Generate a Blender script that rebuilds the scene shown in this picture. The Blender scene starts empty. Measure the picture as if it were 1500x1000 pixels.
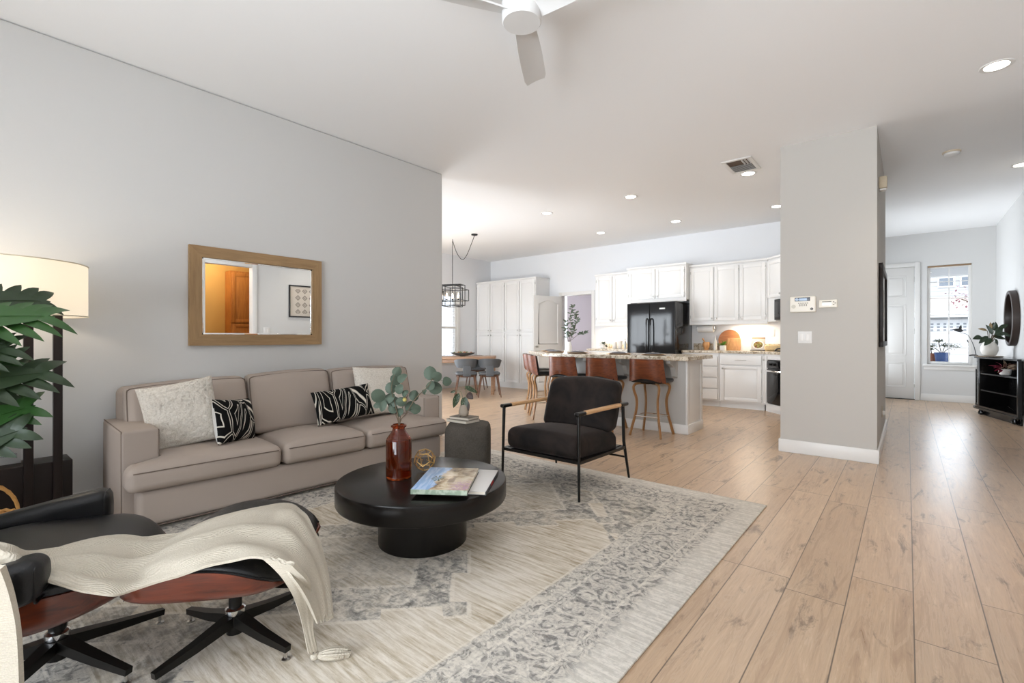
import bpy, bmesh, math, random
from mathutils import Vector, Matrix, noise as mnoise
random.seed(11)
PI = math.pi
sc = bpy.context.scene
C = sc.collection

# ------------------------------------------------------------------ camera
CAM_H = 1.12
cam_d = bpy.data.cameras.new('camera'); cam = bpy.data.objects.new('camera', cam_d); C.objects.link(cam)
cam_d.sensor_width = 36.0
cam_d.lens = 694.0 * 36.0 / 1500.0
cam_d.shift_y = -(500 - 495.5) / 1500.0
cam_d.clip_start = 0.05
cam_d.clip_end = 200
cam.location = (0, 0, CAM_H)
cam.rotation_euler = (PI / 2, 0, math.atan2(579, 694))
sc.camera = cam

# ------------------------------------------------------------------ world, sun, view
w = bpy.data.worlds.new('sky'); sc.world = w; w.use_nodes = True
bg = w.node_tree.nodes['Background']
bg.inputs[0].default_value = (0.80, 0.89, 1.0, 1); bg.inputs[1].default_value = 2.4
vs = sc.view_settings
vs.view_transform = 'Standard'; vs.look = 'None'; vs.gamma = 1.0; vs.use_curve_mapping = False
vs.exposure = 0.32


def lamp(kind, name, loc, energy, color=(1, 1, 1), rot=(0, 0, 0), size=None, size_y=None, spread=None, spot=None, radius=None):
    d = bpy.data.lights.new(name, kind); o = bpy.data.objects.new(name, d); C.objects.link(o)
    o.location = loc; o.rotation_euler = rot; d.energy = energy; d.color = color
    if kind == 'AREA':
        d.shape = 'RECTANGLE' if size_y else 'DISK'
        d.size = size
        if size_y: d.size_y = size_y
        if spread: d.spread = spread
    if kind == 'SPOT':
        d.spot_size = spot; d.spot_blend = 0.8
    if kind in ('SPOT', 'POINT') and radius: d.shadow_soft_size = radius
    return o


lamp('SUN', 'sun', (0, -5, 12), 1.3, (1, 0.96, 0.9), (math.radians(48), 0, math.radians(15)))
# fill added at unseen glazing behind the camera, tilted upwards; daylight by the dining glazing
lamp('AREA', 'rear_fill', (-0.8, -3.28, 1.25), 205, (0.90, 0.95, 1.0), (PI / 2 + .45, 0, -.30), 3.2, 2.3, 2.3)
# extra wide sun added for the hall floor sheen, standing in for street sky
sg = lamp('SUN', 'hall_sheen_sun', (.6, 16, 4), 2.5, (0.84, 0.92, 1.0), (-math.radians(78), 0, 0)); sg.data.angle = math.radians(36)
lamp('AREA', 'dining_daylight', (-8.14, 5.1, 1.3), 95, (0.90, 0.95, 1.0), (0, -PI / 2, 0), 2.1, 2.3)


lamp('AREA', 'pantry_fill', (-6.0, 1.66, 1.25), 160, (0.90, 0.955, 1.0), (PI / 2 + .08, 0, 0), 3.0, 2.2)  # fill added to brighten pantry and kitchen fronts through an unseen opening
lamp('AREA', 'study_daylight', (-7.24, 10.75, 1.45), 170, (0.9, 0.95, 1.0), (-PI / 2, 0, 0), .8, 1.7)
lamp('AREA', 'foyer_fill', (-1.30, 10.0, 1.35), 70, (0.86, 0.93, 1.0), (0, -PI / 2 - .6, 0), 2.1, 1.9)  # fill added for the dark entry hall, tilted up at the ceiling


# ------------------------------------------------------------------ mesh helpers
class MB:
    def __init__(s): s.v = []; s.f = []
    def add(s, vs_, fs, M=None):
        b = len(s.v)
        for p in vs_:
            p = Vector(p)
            if M is not None: p = M @ p
            s.v.append(p)
        for f in fs: s.f.append([b + i for i in f])
        return s
    def rbox(s, x0, x1, y0, y1, z0, z1, r=0.004, seg=2, inner=1, crown=(0, 0, 0, 0, 0, 0), M=None, warp=None):
        """rounded box; crown = bulge of (-x,+x,-y,+y,-z,+z) faces"""
        h = Vector(((x1 - x0) / 2, (y1 - y0) / 2, (z1 - z0) / 2)); c = Vector(((x1 + x0) / 2, (y1 + y0) / 2, (z1 + z0) / 2))
        r = min(r, h.x * .999, h.y * .999, h.z * .999)
        def samples(hh):
            i = hh - r
            a = [-(i + r * math.tan(PI / 4 * k / seg)) for k in range(seg, 0, -1)]
            b = [-i + 2 * i * k / inner for k in range(inner + 1)]
            return a + b + [-q for q in reversed(a)]
        S = [samples(h.x), samples(h.y), samples(h.z)]
        idx = {}; V = []; F = []
        def put(p):
            k = (round(p.x, 6), round(p.y, 6), round(p.z, 6))
            if k in idx: return idx[k]
            inn = Vector((max(-h.x + r, min(h.x - r, p.x)), max(-h.y + r, min(h.y - r, p.y)), max(-h.z + r, min(h.z - r, p.z))))
            dlt = p - inn
            q = inn + (dlt.normalized() * r if dlt.length > 1e-9 else dlt)
            if any(crown):
                nx, ny, nz = q.x / h.x, q.y / h.y, q.z / h.z
                fx, fy, fz = max(0, 1 - nx * nx), max(0, 1 - ny * ny), max(0, 1 - nz * nz)
                g = lambda a, b: (a * b) ** .6
                q = q.copy()
                q.x += (crown[1] * max(0, nx) - crown[0] * max(0, -nx)) * g(fy, fz)
                q.y += (crown[3] * max(0, ny) - crown[2] * max(0, -ny)) * g(fx, fz)
                q.z += (crown[5] * max(0, nz) - crown[4] * max(0, -nz)) * g(fx, fy)
            q = q + c
            if warp: q = warp(q)
            idx[k] = len(V); V.append(q); return idx[k]
        for ax in range(3):
            a, b = (ax + 1) % 3, (ax + 2) % 3
            for sgn in (-1, 1):
                g = []
                for u in S[a]:
                    row = []
                    for t in S[b]:
                        p = Vector((0, 0, 0)); p[ax] = sgn * h[ax]; p[a] = u; p[b] = t
                        row.append(put(p))
                    g.append(row)
                for i in range(len(g) - 1):
                    for j in range(len(g[0]) - 1):
                        q = [g[i][j], g[i + 1][j], g[i + 1][j + 1], g[i][j + 1]]
                        if sgn < 0: q.reverse()
                        if len(set(q)) > 2: F.append(list(dict.fromkeys(q)))
        return s.add(V, F, M)
    def box(s, x0, x1, y0, y1, z0, z1, M=None):
        V = [(x, y, z) for x in (x0, x1) for y in (y0, y1) for z in (z0, z1)]
        F = [(0, 1, 3, 2), (4, 6, 7, 5), (0, 4, 5, 1), (2, 3, 7, 6), (0, 2, 6, 4), (1, 5, 7, 3)]
        return s.add(V, F, M)
    def lathe(s, prof, c=(0, 0, 0), seg=32, M=None, cap0=True, cap1=True):
        V = []; F = []
        n = len(prof)
        for i in range(seg):
            a = 2 * PI * i / seg
            for r, z in prof: V.append((c[0] + r * math.cos(a), c[1] + r * math.sin(a), c[2] + z))
        for i in range(seg):
            j = (i + 1) % seg
            for k in range(n - 1): F.append((i * n + k, j * n + k, j * n + k + 1, i * n + k + 1))
        if cap0: F.append([i * n for i in range(seg)][::-1])
        if cap1: F.append([i * n + n - 1 for i in range(seg)])
        return s.add(V, F, M)
    def tube(s, pts, r, seg=8, closed=False, fx=1.0, up=None, M=None, caps=True):
        pts = [Vector(p) for p in pts]; n = len(pts)
        rs = r if isinstance(r, (list, tuple)) else [r] * n
        V = []; F = []
        prev = None
        for i, p in enumerate(pts):
            if closed: t = pts[(i + 1) % n] - pts[i - 1]
            else: t = pts[min(i + 1, n - 1)] - pts[max(i - 1, 0)]
            t.normalize()
            if up is not None: a = Vector(up)
            elif prev is None: a = Vector((0, 0, 1)) if abs(t.z) < .9 else Vector((1, 0, 0))
            else: a = prev
            a = a - t * a.dot(t)
            if a.length < 1e-6: a = t.orthogonal()
            a.normalize(); b = t.cross(a); prev = a
            for k in range(seg):
                g = 2 * PI * (k + .5) / seg
                V.append(p + a * (math.cos(g) * rs[i] * fx) + b * (math.sin(g) * rs[i]))
        m = n if closed else n - 1
        for i in range(m):
            j = (i + 1) % n
            for k in range(seg):
                l = (k + 1) % seg
                F.append((i * seg + k, i * seg + l, j * seg + l, j * seg + k))
        if not closed and caps:
            F.append([k for k in range(seg)][::-1]); F.append([(n - 1) * seg + k for k in range(seg)])
        return s.add(V, F, M)
    def bar(s, p0, p1, wdt, dpt, up=(0, 0, 1), M=None):
        return s.tube([p0, p1], wdt / 2 * 1.41421, 4, fx=dpt / wdt, up=up, M=M)
    def prism(s, poly, z0, z1, M=None):
        n = len(poly)
        V = [(x, y, z0) for x, y in poly] + [(x, y, z1) for x, y in poly]
        F = [list(range(n))[::-1], [n + i for i in range(n)]] + [(i, (i + 1) % n, n + (i + 1) % n, n + i) for i in range(n)]
        return s.add(V, F, M)
    def sheet(s, G, th=0.0, M=None):
        """grid of points G[i][j]; th > 0 gives it thickness along its normals"""
        a, b = len(G), len(G[0]); G = [[Vector(p) for p in row] for row in G]
        V = [p for row in G for p in row]; F = []
        for i in range(a - 1):
            for j in range(b - 1): F.append((i * b + j, (i + 1) * b + j, (i + 1) * b + j + 1, i * b + j + 1))
        if th:
            N = []
            for i in range(a):
                for j in range(b):
                    du = G[min(i + 1, a - 1)][j] - G[max(i - 1, 0)][j]; dv = G[i][min(j + 1, b - 1)] - G[i][max(j - 1, 0)]
                    nn = du.cross(dv)
                    N.append(nn.normalized() if nn.length > 1e-12 else Vector((0, 0, 1)))
            k = len(V); V = V + [p - q * th for p, q in zip(V, N)]
            F = F + [tuple(k + i for i in reversed(f)) for f in F]
            for i in range(a - 1):
                for j in (0, b - 1):
                    q = [i * b + j, (i + 1) * b + j, k + (i + 1) * b + j, k + i * b + j]
                    F.append(q if j else q[::-1])
            for j in range(b - 1):
                for i in (0, a - 1):
                    q = [i * b + j, i * b + j + 1, k + i * b + j + 1, k + i * b + j]
                    F.append(q[::-1] if i else q)
        return s.add(V, F, M)
    def build(s, name, m, parent=None, loc=(0, 0, 0), rot=(0, 0, 0), angle=38, smooth=True, fix=True):
        me = bpy.data.meshes.new(name)
        me.from_pydata([tuple(p) for p in s.v], [], s.f)
        if fix:
            bm = bmesh.new(); bm.from_mesh(me); bmesh.ops.recalc_face_normals(bm, faces=bm.faces); bm.to_mesh(me); bm.free()
        me.materials.append(m)
        if smooth:
            me.polygons.foreach_set('use_smooth', [True] * len(me.polygons))
            me.set_sharp_from_angle(angle=math.radians(angle))
        o = bpy.data.objects.new(name, me); C.objects.link(o)
        o.location = loc; o.rotation_euler = rot
        if parent is not None: o.parent = parent
        return o


def tag(o, label, cat, group=None):
    o['label'] = label; o['category'] = cat
    if group: o['group'] = group
    return o


def thing(name, label, cat, loc=(0, 0, 0), rz=0.0, group=None):
    o = bpy.data.objects.new(name, None); C.objects.link(o); o.empty_display_size = .1
    o.location = loc; o.rotation_euler = (0, 0, rz)
    return tag(o, label, cat, group)


def struct(name, loc=(0, 0, 0), rz=0.0):
    o = bpy.data.objects.new(name, None); C.objects.link(o); o.empty_display_size = .1
    o.location = loc; o.rotation_euler = (0, 0, rz); o['kind'] = 'structure'
    return o


def S(o): o['kind'] = 'structure'; return o


def dup(root, loc, rz, label, group=None):
    r = root.copy(); C.objects.link(r); r.location = loc; r.rotation_euler = (0, 0, rz); r['label'] = label
    if group: r['group'] = group
    for ch in list(root.children):
        c = ch.copy(); C.objects.link(c); c.parent = r
        for g in list(ch.children):
            d = g.copy(); C.objects.link(d); d.parent = c
    return r


def T(x=0, y=0, z=0): return Matrix.Translation((x, y, z))
def RZ(a): return Matrix.Rotation(a, 4, 'Z')
def RX(a): return Matrix.Rotation(a, 4, 'X')
def RY(a): return Matrix.Rotation(a, 4, 'Y')


def spline(pts, n=8):
    """Catmull-Rom through pts"""
    pts = [Vector(p) for p in pts]; out = []
    for i in range(len(pts) - 1):
        p0, p1, p2, p3 = pts[max(i - 1, 0)], pts[i], pts[i + 1], pts[min(i + 2, len(pts) - 1)]
        for k in range(n):
            t = k / n
            out.append(.5 * ((2 * p1) + (p2 - p0) * t + (2 * p0 - 5 * p1 + 4 * p2 - p3) * t * t + (3 * p1 - p0 - 3 * p2 + p3) * t ** 3))
    out.append(pts[-1]); return out


# ------------------------------------------------------------------ materials
def lin(h):
    h = h.lstrip('#'); r = []
    for i in (0, 2, 4):
        c = int(h[i:i + 2], 16) / 255
        r.append(c / 12.92 if c <= .04045 else ((c + .055) / 1.055) ** 2.4)
    return tuple(r)


class NM:
    """small node-graph writer around one Principled BSDF"""
    def __init__(s, name, rough=.5, metal=0.0, spec=None, coat=0.0):
        s.m = bpy.data.materials.new(name); s.m.use_nodes = True; s.nt = s.m.node_tree
        s.b = s.nt.nodes['Principled BSDF']; s.out = s.nt.nodes['Material Output']
        s.b.inputs['Roughness'].default_value = rough; s.b.inputs['Metallic'].default_value = metal
        if spec is not None: s.b.inputs['Specular IOR Level'].default_value = spec
        if coat: s.b.inputs['Coat Weight'].default_value = coat; s.b.inputs['Coat Roughness'].default_value = .15
        s._tc = None
    def node(s, t, **kw):
        n = s.nt.nodes.new(t)
        for k, v in kw.items(): setattr(n, k, v)
        return n
    def link(s, a, b): s.nt.links.new(a, b)
    def put(s, sock, v):
        if hasattr(v, 'is_linked') or hasattr(v, 'links'): s.link(v, sock)
        elif isinstance(v, (tuple, list)) and len(v) == 3 and sock.type == 'RGBA': sock.default_value = (*v, 1)
        else: sock.default_value = v
    def obj(s):
        if s._tc is None: s._tc = s.node('ShaderNodeTexCoord')
        return s._tc.outputs['Object']
    def math(s, op, a, b=None, c=None, clamp=False):
        n = s.node('ShaderNodeMath', operation=op, use_clamp=clamp)
        s.put(n.inputs[0], a)
        if b is not None: s.put(n.inputs[1], b)
        if c is not None: s.put(n.inputs[2], c)
        return n.outputs[0]
    def sep(s, v):
        n = s.node('ShaderNodeSeparateXYZ'); s.link(v, n.inputs[0]); return n.outputs[0], n.outputs[1], n.outputs[2]
    def comb(s, x, y, z):
        n = s.node('ShaderNodeCombineXYZ')
        for i, q in enumerate((x, y, z)): s.put(n.inputs[i], q)
        return n.outputs[0]
    def noise(s, vec, scale=5, detail=3, rough=.5, dist=0.0, col=False):
        n = s.node('ShaderNodeTexNoise'); s.put(n.inputs['Vector'], vec); n.inputs['Scale'].default_value = scale
        n.inputs['Detail'].default_value = detail; n.inputs['Roughness'].default_value = rough; n.inputs['Distortion'].default_value = dist
        return n.outputs['Color' if col else 'Fac']
    def white(s, vec):
        n = s.node('ShaderNodeTexWhiteNoise', noise_dimensions='3D'); s.put(n.inputs['Vector'], vec); return n.outputs['Value']
    def voro(s, vec, scale=5, feature='F1', out='Distance'):
        n = s.node('ShaderNodeTexVoronoi', feature=feature); s.put(n.inputs['Vector'], vec); n.inputs['Scale'].default_value = scale
        return n.outputs[out]
    def smooth(s, x, a, b):
        n = s.node('ShaderNodeMapRange', interpolation_type='SMOOTHSTEP'); s.put(n.inputs[0], x)
        n.inputs[1].default_value = a; n.inputs[2].default_value = b; return n.outputs[0]
    def ramp(s, fac, stops):
        n = s.node('ShaderNodeValToRGB'); s.put(n.inputs[0], fac); e = n.color_ramp.elements
        while len(e) < len(stops): e.new(.5)
        for q, (p, c) in zip(e, stops): q.position = p; q.color = (*c, 1)
        return n.outputs[0]
    def mix(s, fac, a, b, blend='MIX'):
        n = s.node('ShaderNodeMix', data_type='RGBA', blend_type=blend); s.put(n.inputs[0], fac); s.put(n.inputs[6], a); s.put(n.inputs[7], b)
        return n.outputs[2]
    def bump(s, h, strength=.3, dist=.01):
        n = s.node('ShaderNodeBump'); s.put(n.inputs['Height'], h); n.inputs['Strength'].default_value = strength; n.inputs['Distance'].default_value = dist
        s.link(n.outputs[0], s.b.inputs['Normal'])
    def color(s, c): s.put(s.b.inputs['Base Color'], c)
    def scalev(s, v, k):
        n = s.node('ShaderNodeVectorMath', operation='MULTIPLY'); s.link(v, n.inputs[0]); n.inputs[1].default_value = k; return n.outputs[0]


def paint(name, c, rough=.6, tex=.0, scale=60, spec=None, metal=0.0, coat=0.0, var=0.0):
    k = NM(name, rough, metal, spec, coat)
    if isinstance(c, str): c = lin(c)
    if var:
        f = k.noise(k.obj(), scale * .12, 4, .6)
        k.color(k.mix(f, tuple(q * (1 - var) for q in c), tuple(min(1, q * (1 + var)) for q in c)))
    else: k.color(c)
    if tex: k.bump(k.noise(k.obj(), scale, 4, .6), tex, .004)
    return k.m


def fabric(name, c, rough=.9, scale=350, strength=.25, var=.08, sheen=.0):
    k = NM(name, rough, spec=.2)
    c = lin(c) if isinstance(c, str) else c
    f = k.noise(k.obj(), scale, 2, .6); g = k.noise(k.obj(), 6, 3, .5)
    a = k.math('ADD', k.math('MULTIPLY', f, .6), k.math('MULTIPLY', g, .4))
    k.color(k.mix(a, tuple(q * (1 - 2 * var) for q in c), tuple(min(1, q * (1 + 2 * var)) for q in c)))
    k.bump(f, strength, .002)
    if sheen: k.b.inputs['Sheen Weight'].default_value = sheen; k.b.inputs['Sheen Roughness'].default_value = .4
    return k.m


def woodmat(name, dark, light, axis='x', scale=1.0, rough=.4, coat=0.0):
    k = NM(name, rough, coat=coat)
    st = {'x': (1.2, 14, 14), 'y': (14, 1.2, 14), 'z': (14, 14, 1.2)}[axis]
    v = k.scalev(k.obj(), tuple(q * scale for q in st))
    f = k.noise(v, 2.2, 5, .6, .6); g = k.noise(v, 9, 3, .6)
    a = k.math('ADD', k.math('MULTIPLY', f, .75), k.math('MULTIPLY', g, .25))
    k.color(k.ramp(a, [(.3, lin(dark)), (.7, lin(light))]))
    k.bump(g, .08, .002)
    return k.m


def emit(name, c, strength):
    m = bpy.data.materials.new(name); m.use_nodes = True; nt = m.node_tree; nt.nodes.clear()
    e = nt.nodes.new('ShaderNodeEmission'); e.inputs[0].default_value = (*c, 1); e.inputs[1].default_value = strength
    o = nt.nodes.new('ShaderNodeOutputMaterial'); nt.links.new(e.outputs[0], o.inputs[0]); return m


def glassmat(name, tint=(1, 1, 1), refl=.06, rough=.0):
    m = bpy.data.materials.new(name); m.use_nodes = True; nt = m.node_tree; nt.nodes.clear()
    t = nt.nodes.new('ShaderNodeBsdfTransparent'); t.inputs[0].default_value = (*tint, 1)
    g = nt.nodes.new('ShaderNodeBsdfGlossy'); g.inputs['Roughness'].default_value = rough
    f = nt.nodes.new('ShaderNodeFresnel'); f.inputs[0].default_value = 1.45
    mx = nt.nodes.new('ShaderNodeMixShader'); o = nt.nodes.new('ShaderNodeOutputMaterial')
    nt.links.new(f.outputs[0], mx.inputs[0]); nt.links.new(t.outputs[0], mx.inputs[1]); nt.links.new(g.outputs[0], mx.inputs[2]); nt.links.new(mx.outputs[0], o.inputs[0])
    return m


WALL = paint('wall_paint', (.635, .63, .617), .75, .12, 220)
WALLG = paint('wall_paint_greige', (.50, .475, .44), .75, .12, 220)
WALLB = paint('wall_paint_cool', (.76, .77, .79), .75, .1, 220)
CEIL = paint('ceiling_paint', (.885, .885, .885), .85, .1, 160)
TRIM = paint('trim_white', (.74, .725, .70), .4)
CAB = paint('cabinet_white', (.80, .79, .775), .35)
ISLG = paint('island_greige', (.52, .51, .49), .5)
BLACK = paint('black_satin', (.012, .011, .011), .38)
BLACKM = paint('black_metal', (.015, .014, .013), .32, metal=.6)
CHROME = paint('chrome', (.85, .85, .86), .08, metal=1.0)
STEEL = paint('brushed_nickel', (.55, .54, .52), .28, metal=1.0)
BRASS = paint('aged_gold_wire', lin('#c9a468'), .28, metal=.8)
TAUPE = fabric('taupe_linen', '#aa9d93', .92, 420, .2, .03)
TAUPED = fabric('taupe_piping', '#776a61', .9, 420, .2, .03)
VELVET = NM('dark_brown_velvet', .8, spec=.25)
_f = VELVET.noise(VELVET.obj(), 5.5, 4, .6, .8)
VELVET.color(VELVET.ramp(_f, [(.35, (.004, .003, .0028)), (.7, (.024, .016, .013))]))
VELVET.b.inputs['Sheen Weight'].default_value = .14; VELVET.b.inputs['Sheen Roughness'].default_value = .35
VELVET.b.inputs['Sheen Tint'].default_value = (.5, .4, .36, 1)
VELVET = VELVET.m
LEATHER = paint('black_leather', (.006, .006, .007), .33, .25, 260, spec=.38)
POUF = fabric('charcoal_weave', '#544f49', .95, 120, 1.0, .34)
CREAM = NM('cream_boucle', 1.0, spec=.1)
_a = CREAM.noise(CREAM.obj(), 95, 4, .7, .8)
CREAM.color(CREAM.ramp(_a, [(.3, lin('#d3c9bb')), (.55, lin('#f3ece1'))]))
CREAM.bump(_a, .9, .012)
CREAM = CREAM.m
KNIT = NM('cream_knit', .95, spec=.15)
_u, _v, _w = KNIT.sep(KNIT.obj())
_rib = KNIT.math('SINE', KNIT.math('MULTIPLY', KNIT.math('ADD', KNIT.math('ADD', _u, KNIT.math('MULTIPLY', _v, -.8)), _w), 1150))
_n = KNIT.noise(KNIT.obj(), 240, 2, .6)
KNIT.color(KNIT.mix(_n, lin('#b4ab9b'), lin('#d5cdbe')))
KNIT.bump(KNIT.math('ADD', KNIT.math('MULTIPLY', _rib, .5), _n), .45, .003)
KNIT = KNIT.m
WALNUT = woodmat('walnut_veneer', '#4a2110', '#82431f', 'x', 1.6, .35)
DWALNUT = woodmat('dark_walnut_leg', '#4a2f20', '#755039', 'z', 1.4, .4)
WALNUTZ = woodmat('bentwood_leg', '#76502c', '#a87a48', 'z', 1.4, .4)
ROSEWOOD = woodmat('rosewood_shell', '#371307', '#702e14', 'y', 1.8, .28, .3)
OAKMIR = woodmat('grey_oak_frame', '#8a6d4c', '#ab8b63', 'y', 1.3, .55)
OAKMIRZ = woodmat('grey_oak_frame_upright', '#8a6d4c', '#ab8b63', 'z', 1.3, .55)
ARMOAK = woodmat('light_oak_arm', '#b98a5c', '#d9b184', 'y', 1.5, .45)
TABLEWOOD = woodmat('pale_walnut_table', '#8f6a50', '#bb9678', 'x', 1.2, .45)
ESPRESSO = paint('espresso_wood', (.007, .0058, .005), .24, spec=.28)
ESPRESSOD = paint('dark_wenge', (.012, .007, .006), .4, spec=.3)
GREYVINYL = paint('slate_grey_upholstery', (.085, .092, .10), .55, .1, 200)
GREEN = paint('deep_green_leaf', lin('#34582a'), .34, var=.25, scale=30)
GREEN2 = paint('dark_green_leaf', lin('#2c3d26'), .4, var=.25, scale=30)
EUCA = paint('eucalyptus_leaf', lin('#4b594b'), .6, var=.3, scale=40)
OLIVE = paint('olive_leaf', lin('#4c5a48'), .55, var=.2, scale=60)
STEM = paint('brown_stem', lin('#5a4a35'), .7)
STEMG = paint('green_stem', lin('#6f7a4c'), .6)
WHITECER = paint('white_ceramic', (.78, .76, .73), .35)
GREYCER = paint('greige_ceramic', lin('#a79a8b'), .7, .3, 60, var=.08)
PAPER = paint('page_edges', lin('#d9d1c3'), .8, .2, 400)
WICKER = paint('wicker', lin('#b98848'), .7, .6, 120, var=.3)
GLASS = glassmat('window_glass')
MIRROR = paint('mirror_silver', (.93, .94, .94), .0, metal=1.0)
SHADE = NM('linen_shade', .9)
SHADE.color(lin('#f4ecdc')); SHADE.b.inputs['Transmission Weight'].default_value = .0
_t = SHADE.node('ShaderNodeBsdfTranslucent'); _t.inputs[0].default_value = (.97, .93, .84, 1)
_mx = SHADE.node('ShaderNodeMixShader'); _mx.inputs[0].default_value = .5
SHADE.link(SHADE.b.outputs[0], _mx.inputs[1]); SHADE.link(_t.outputs[0], _mx.inputs[2]); SHADE.link(_mx.outputs[0], SHADE.out.inputs[0])
SHADE = SHADE.m
LED = emit('downlight_glow', (1, .93, .82), 14)
BULB = emit('candle_bulb', (1, .78, .5), 18)
# ------------------------------------------------------------------ floor boards
k = NM('oak_laminate', .36, spec=.85)
X, Y, Zc = k.sep(k.obj())
bx = k.math('DIVIDE', k.math('ADD', X, 9.88), .22)
bid = k.math('FLOOR', bx); fx = k.math('FRACT', bx)
off = k.white(k.comb(bid, 3.3, 0))
by = k.math('DIVIDE', k.math('ADD', k.math('ADD', Y, 20.0), k.math('MULTIPLY', off, 1.5)), 1.5)
byd = k.math('FLOOR', by); fy = k.math('FRACT', by)
rnd = k.white(k.comb(bid, byd, 7.7)); rnd2 = k.white(k.comb(byd, bid, 1.9))
ex = k.math('MULTIPLY', k.math('MINIMUM', fx, k.math('SUBTRACT', 1, fx)), .22)
ey = k.math('MULTIPLY', k.math('MINIMUM', fy, k.math('SUBTRACT', 1, fy)), 1.5)
seam = k.math('SUBTRACT', 1, k.smooth(k.math('MINIMUM', ex, ey), .0010, .0032))
gv = k.comb(k.math('ADD', k.math('MULTIPLY', X, 9), k.math('MULTIPLY', rnd, 90)), k.math('MULTIPLY', Y, .9), k.math('MULTIPLY', rnd2, 40))
g1 = k.noise(gv, 2.4, 5, .62, 1.3)
g2 = k.noise(k.comb(k.math('MULTIPLY', X, 60), k.math('MULTIPLY', Y, 1.6), rnd), 2.0, 3, .6)
wv = k.math('SINE', k.math('MULTIPLY', g1, 30))
kn = k.noise(k.comb(k.math('ADD', k.math('MULTIPLY', X, 5.0), k.math('MULTIPLY', rnd2, 30)), k.math('MULTIPLY', Y, 1.1), k.math('MULTIPLY', rnd, 17)), 2.3, 6, .72, .6)
knot = k.smooth(kn, .545, .70)
base = k.ramp(k.math('ADD', k.math('MULTIPLY', g1, .75), k.math('MULTIPLY', g2, .25)), [(.28, (.35, .215, .125)), (.5, (.51, .345, .215)), (.72, (.65, .475, .32))])
base = k.mix(k.math('MULTIPLY', k.smooth(wv, .5, 1.0), .17), base, (.70, .56, .43))
base = k.mix(k.math('MULTIPLY', rnd, .30), base, (.38, .265, .175))
base = k.mix(k.math('MULTIPLY', rnd2, .14), base, (.72, .58, .45))
fib = k.noise(k.comb(k.math('MULTIPLY', X, 150), k.math('MULTIPLY', Y, 5), rnd2), 2.0, 2, .6)
base = k.mix(k.math('MULTIPLY', k.smooth(fib, .5, .72), .22), base, (.30, .20, .13))
base = k.mix(k.math('MULTIPLY', knot, .78), base, (.13, .08, .05))
base = k.mix(k.math('MULTIPLY', seam, .85), base, (.07, .045, .028))
k.color(base)
k.put(k.b.inputs['Roughness'], k.math('ADD', .24, k.math('MULTIPLY', g1, .12)))
k.bump(k.math('SUBTRACT', k.math('MULTIPLY', g1, .2), seam), .12, .001)
FLOOR = k.m

# ------------------------------------------------------------------ rug
k = NM('distressed_rug', .95, spec=.1)
RHX, RHY = 1.39, 1.86
X, Y, Zc = k.sep(k.obj())
ax = k.math('ABSOLUTE', X); ay = k.math('ABSOLUTE', Y)
d = k.math('MINIMUM', k.math('SUBTRACT', RHX, ax), k.math('SUBTRACT', RHY, ay))
wob = k.noise(k.obj(), 9, 3, .6)
dw = k.math('ADD', d, k.math('MULTIPLY', k.math('SUBTRACT', wob, .5), .012))
streak = k.noise(k.comb(k.math('MULTIPLY', X, 3.2), k.math('MULTIPLY', Y, 34), 0), 1.6, 6, .65, .3)
cloud = k.noise(k.obj(), 2.2, 5, .62)
fine = k.noise(k.obj(), 46, 5, .72)
swirl = k.noise(k.obj(), 7.5, 4, .6, 2.6)
field = k.ramp(k.math('ADD', k.math('MULTIPLY', streak, .62), k.math('MULTIPLY', cloud, .38)), [(.34, lin('#8f7f66')), (.47, lin('#c3b8a6')), (.60, lin('#ddd5c9')), (.75, lin('#bcb0a0'))])
# medallions down the middle: large diamonds with smaller ones along their edges
px = k.math('PINGPONG', k.math('ADD', Y, .31), .62)
dia = k.math('ADD', k.math('DIVIDE', ax, .80), k.math('DIVIDE', px, .80))
cx_ = k.math('PINGPONG', k.math('ADD', X, .2), .2); cy_ = k.math('PINGPONG', k.math('ADD', Y, .155), .155)
sm = k.math('ADD', k.math('DIVIDE', cx_, .2), k.math('DIVIDE', cy_, .155))
sm_in = k.math('SUBTRACT', 1, k.smooth(k.math('ABSOLUTE', k.math('SUBTRACT', sm, .62)), .05, .09))
step = k.math('ADD', dia, k.math('MULTIPLY', k.math('LESS_THAN', sm, 1.0), .13))
med = k.math('SUBTRACT', 1, k.smooth(step, .93, .955))
line1 = k.math('SUBTRACT', 1, k.smooth(k.math('ABSOLUTE', k.math('SUBTRACT', step, .955)), .012, .022))
line2 = k.math('SUBTRACT', 1, k.smooth(k.math('ABSOLUTE', k.math('SUBTRACT', dia, .5)), .012, .03))
inner = k.math('SUBTRACT', 1, k.smooth(dia, .47, .50))
m1 = k.noise(k.obj(), 9, 3, .6, 1.6); m2 = k.noise(k.obj(), 24, 3, .65, 1.0)
mott = k.math('ADD', k.math('ADD', k.math('MULTIPLY', m1, .45), k.math('MULTIPLY', m2, .35)), k.math('MULTIPLY', fine, .2))
grey = k.ramp(mott, [(.36, lin('#62605d')), (.46, lin('#8e8b86')), (.54, lin('#bdb6ab')), (.64, lin('#ded7cc'))])
crn = k.math('ADD', k.math('DIVIDE', k.math('SUBTRACT', RHX - .52, ax), .60), k.math('DIVIDE', k.math('SUBTRACT', RHY - .52, ay), .75))
corner = k.math('SUBTRACT', 1, k.smooth(k.math('ADD', crn, k.math('MULTIPLY', k.math('LESS_THAN', sm, 1.0), .12)), .88, .91))
patch = k.smooth(cloud, .40, .56)
m_in = k.math('MAXIMUM', k.math('MULTIPLY', med, k.math('SUBTRACT', 1, k.math('MULTIPLY', inner, .55))), corner)
col = k.mix(k.math('MULTIPLY', m_in, k.math('ADD', .62, k.math('MULTIPLY', patch, .38))), field, grey)
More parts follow.
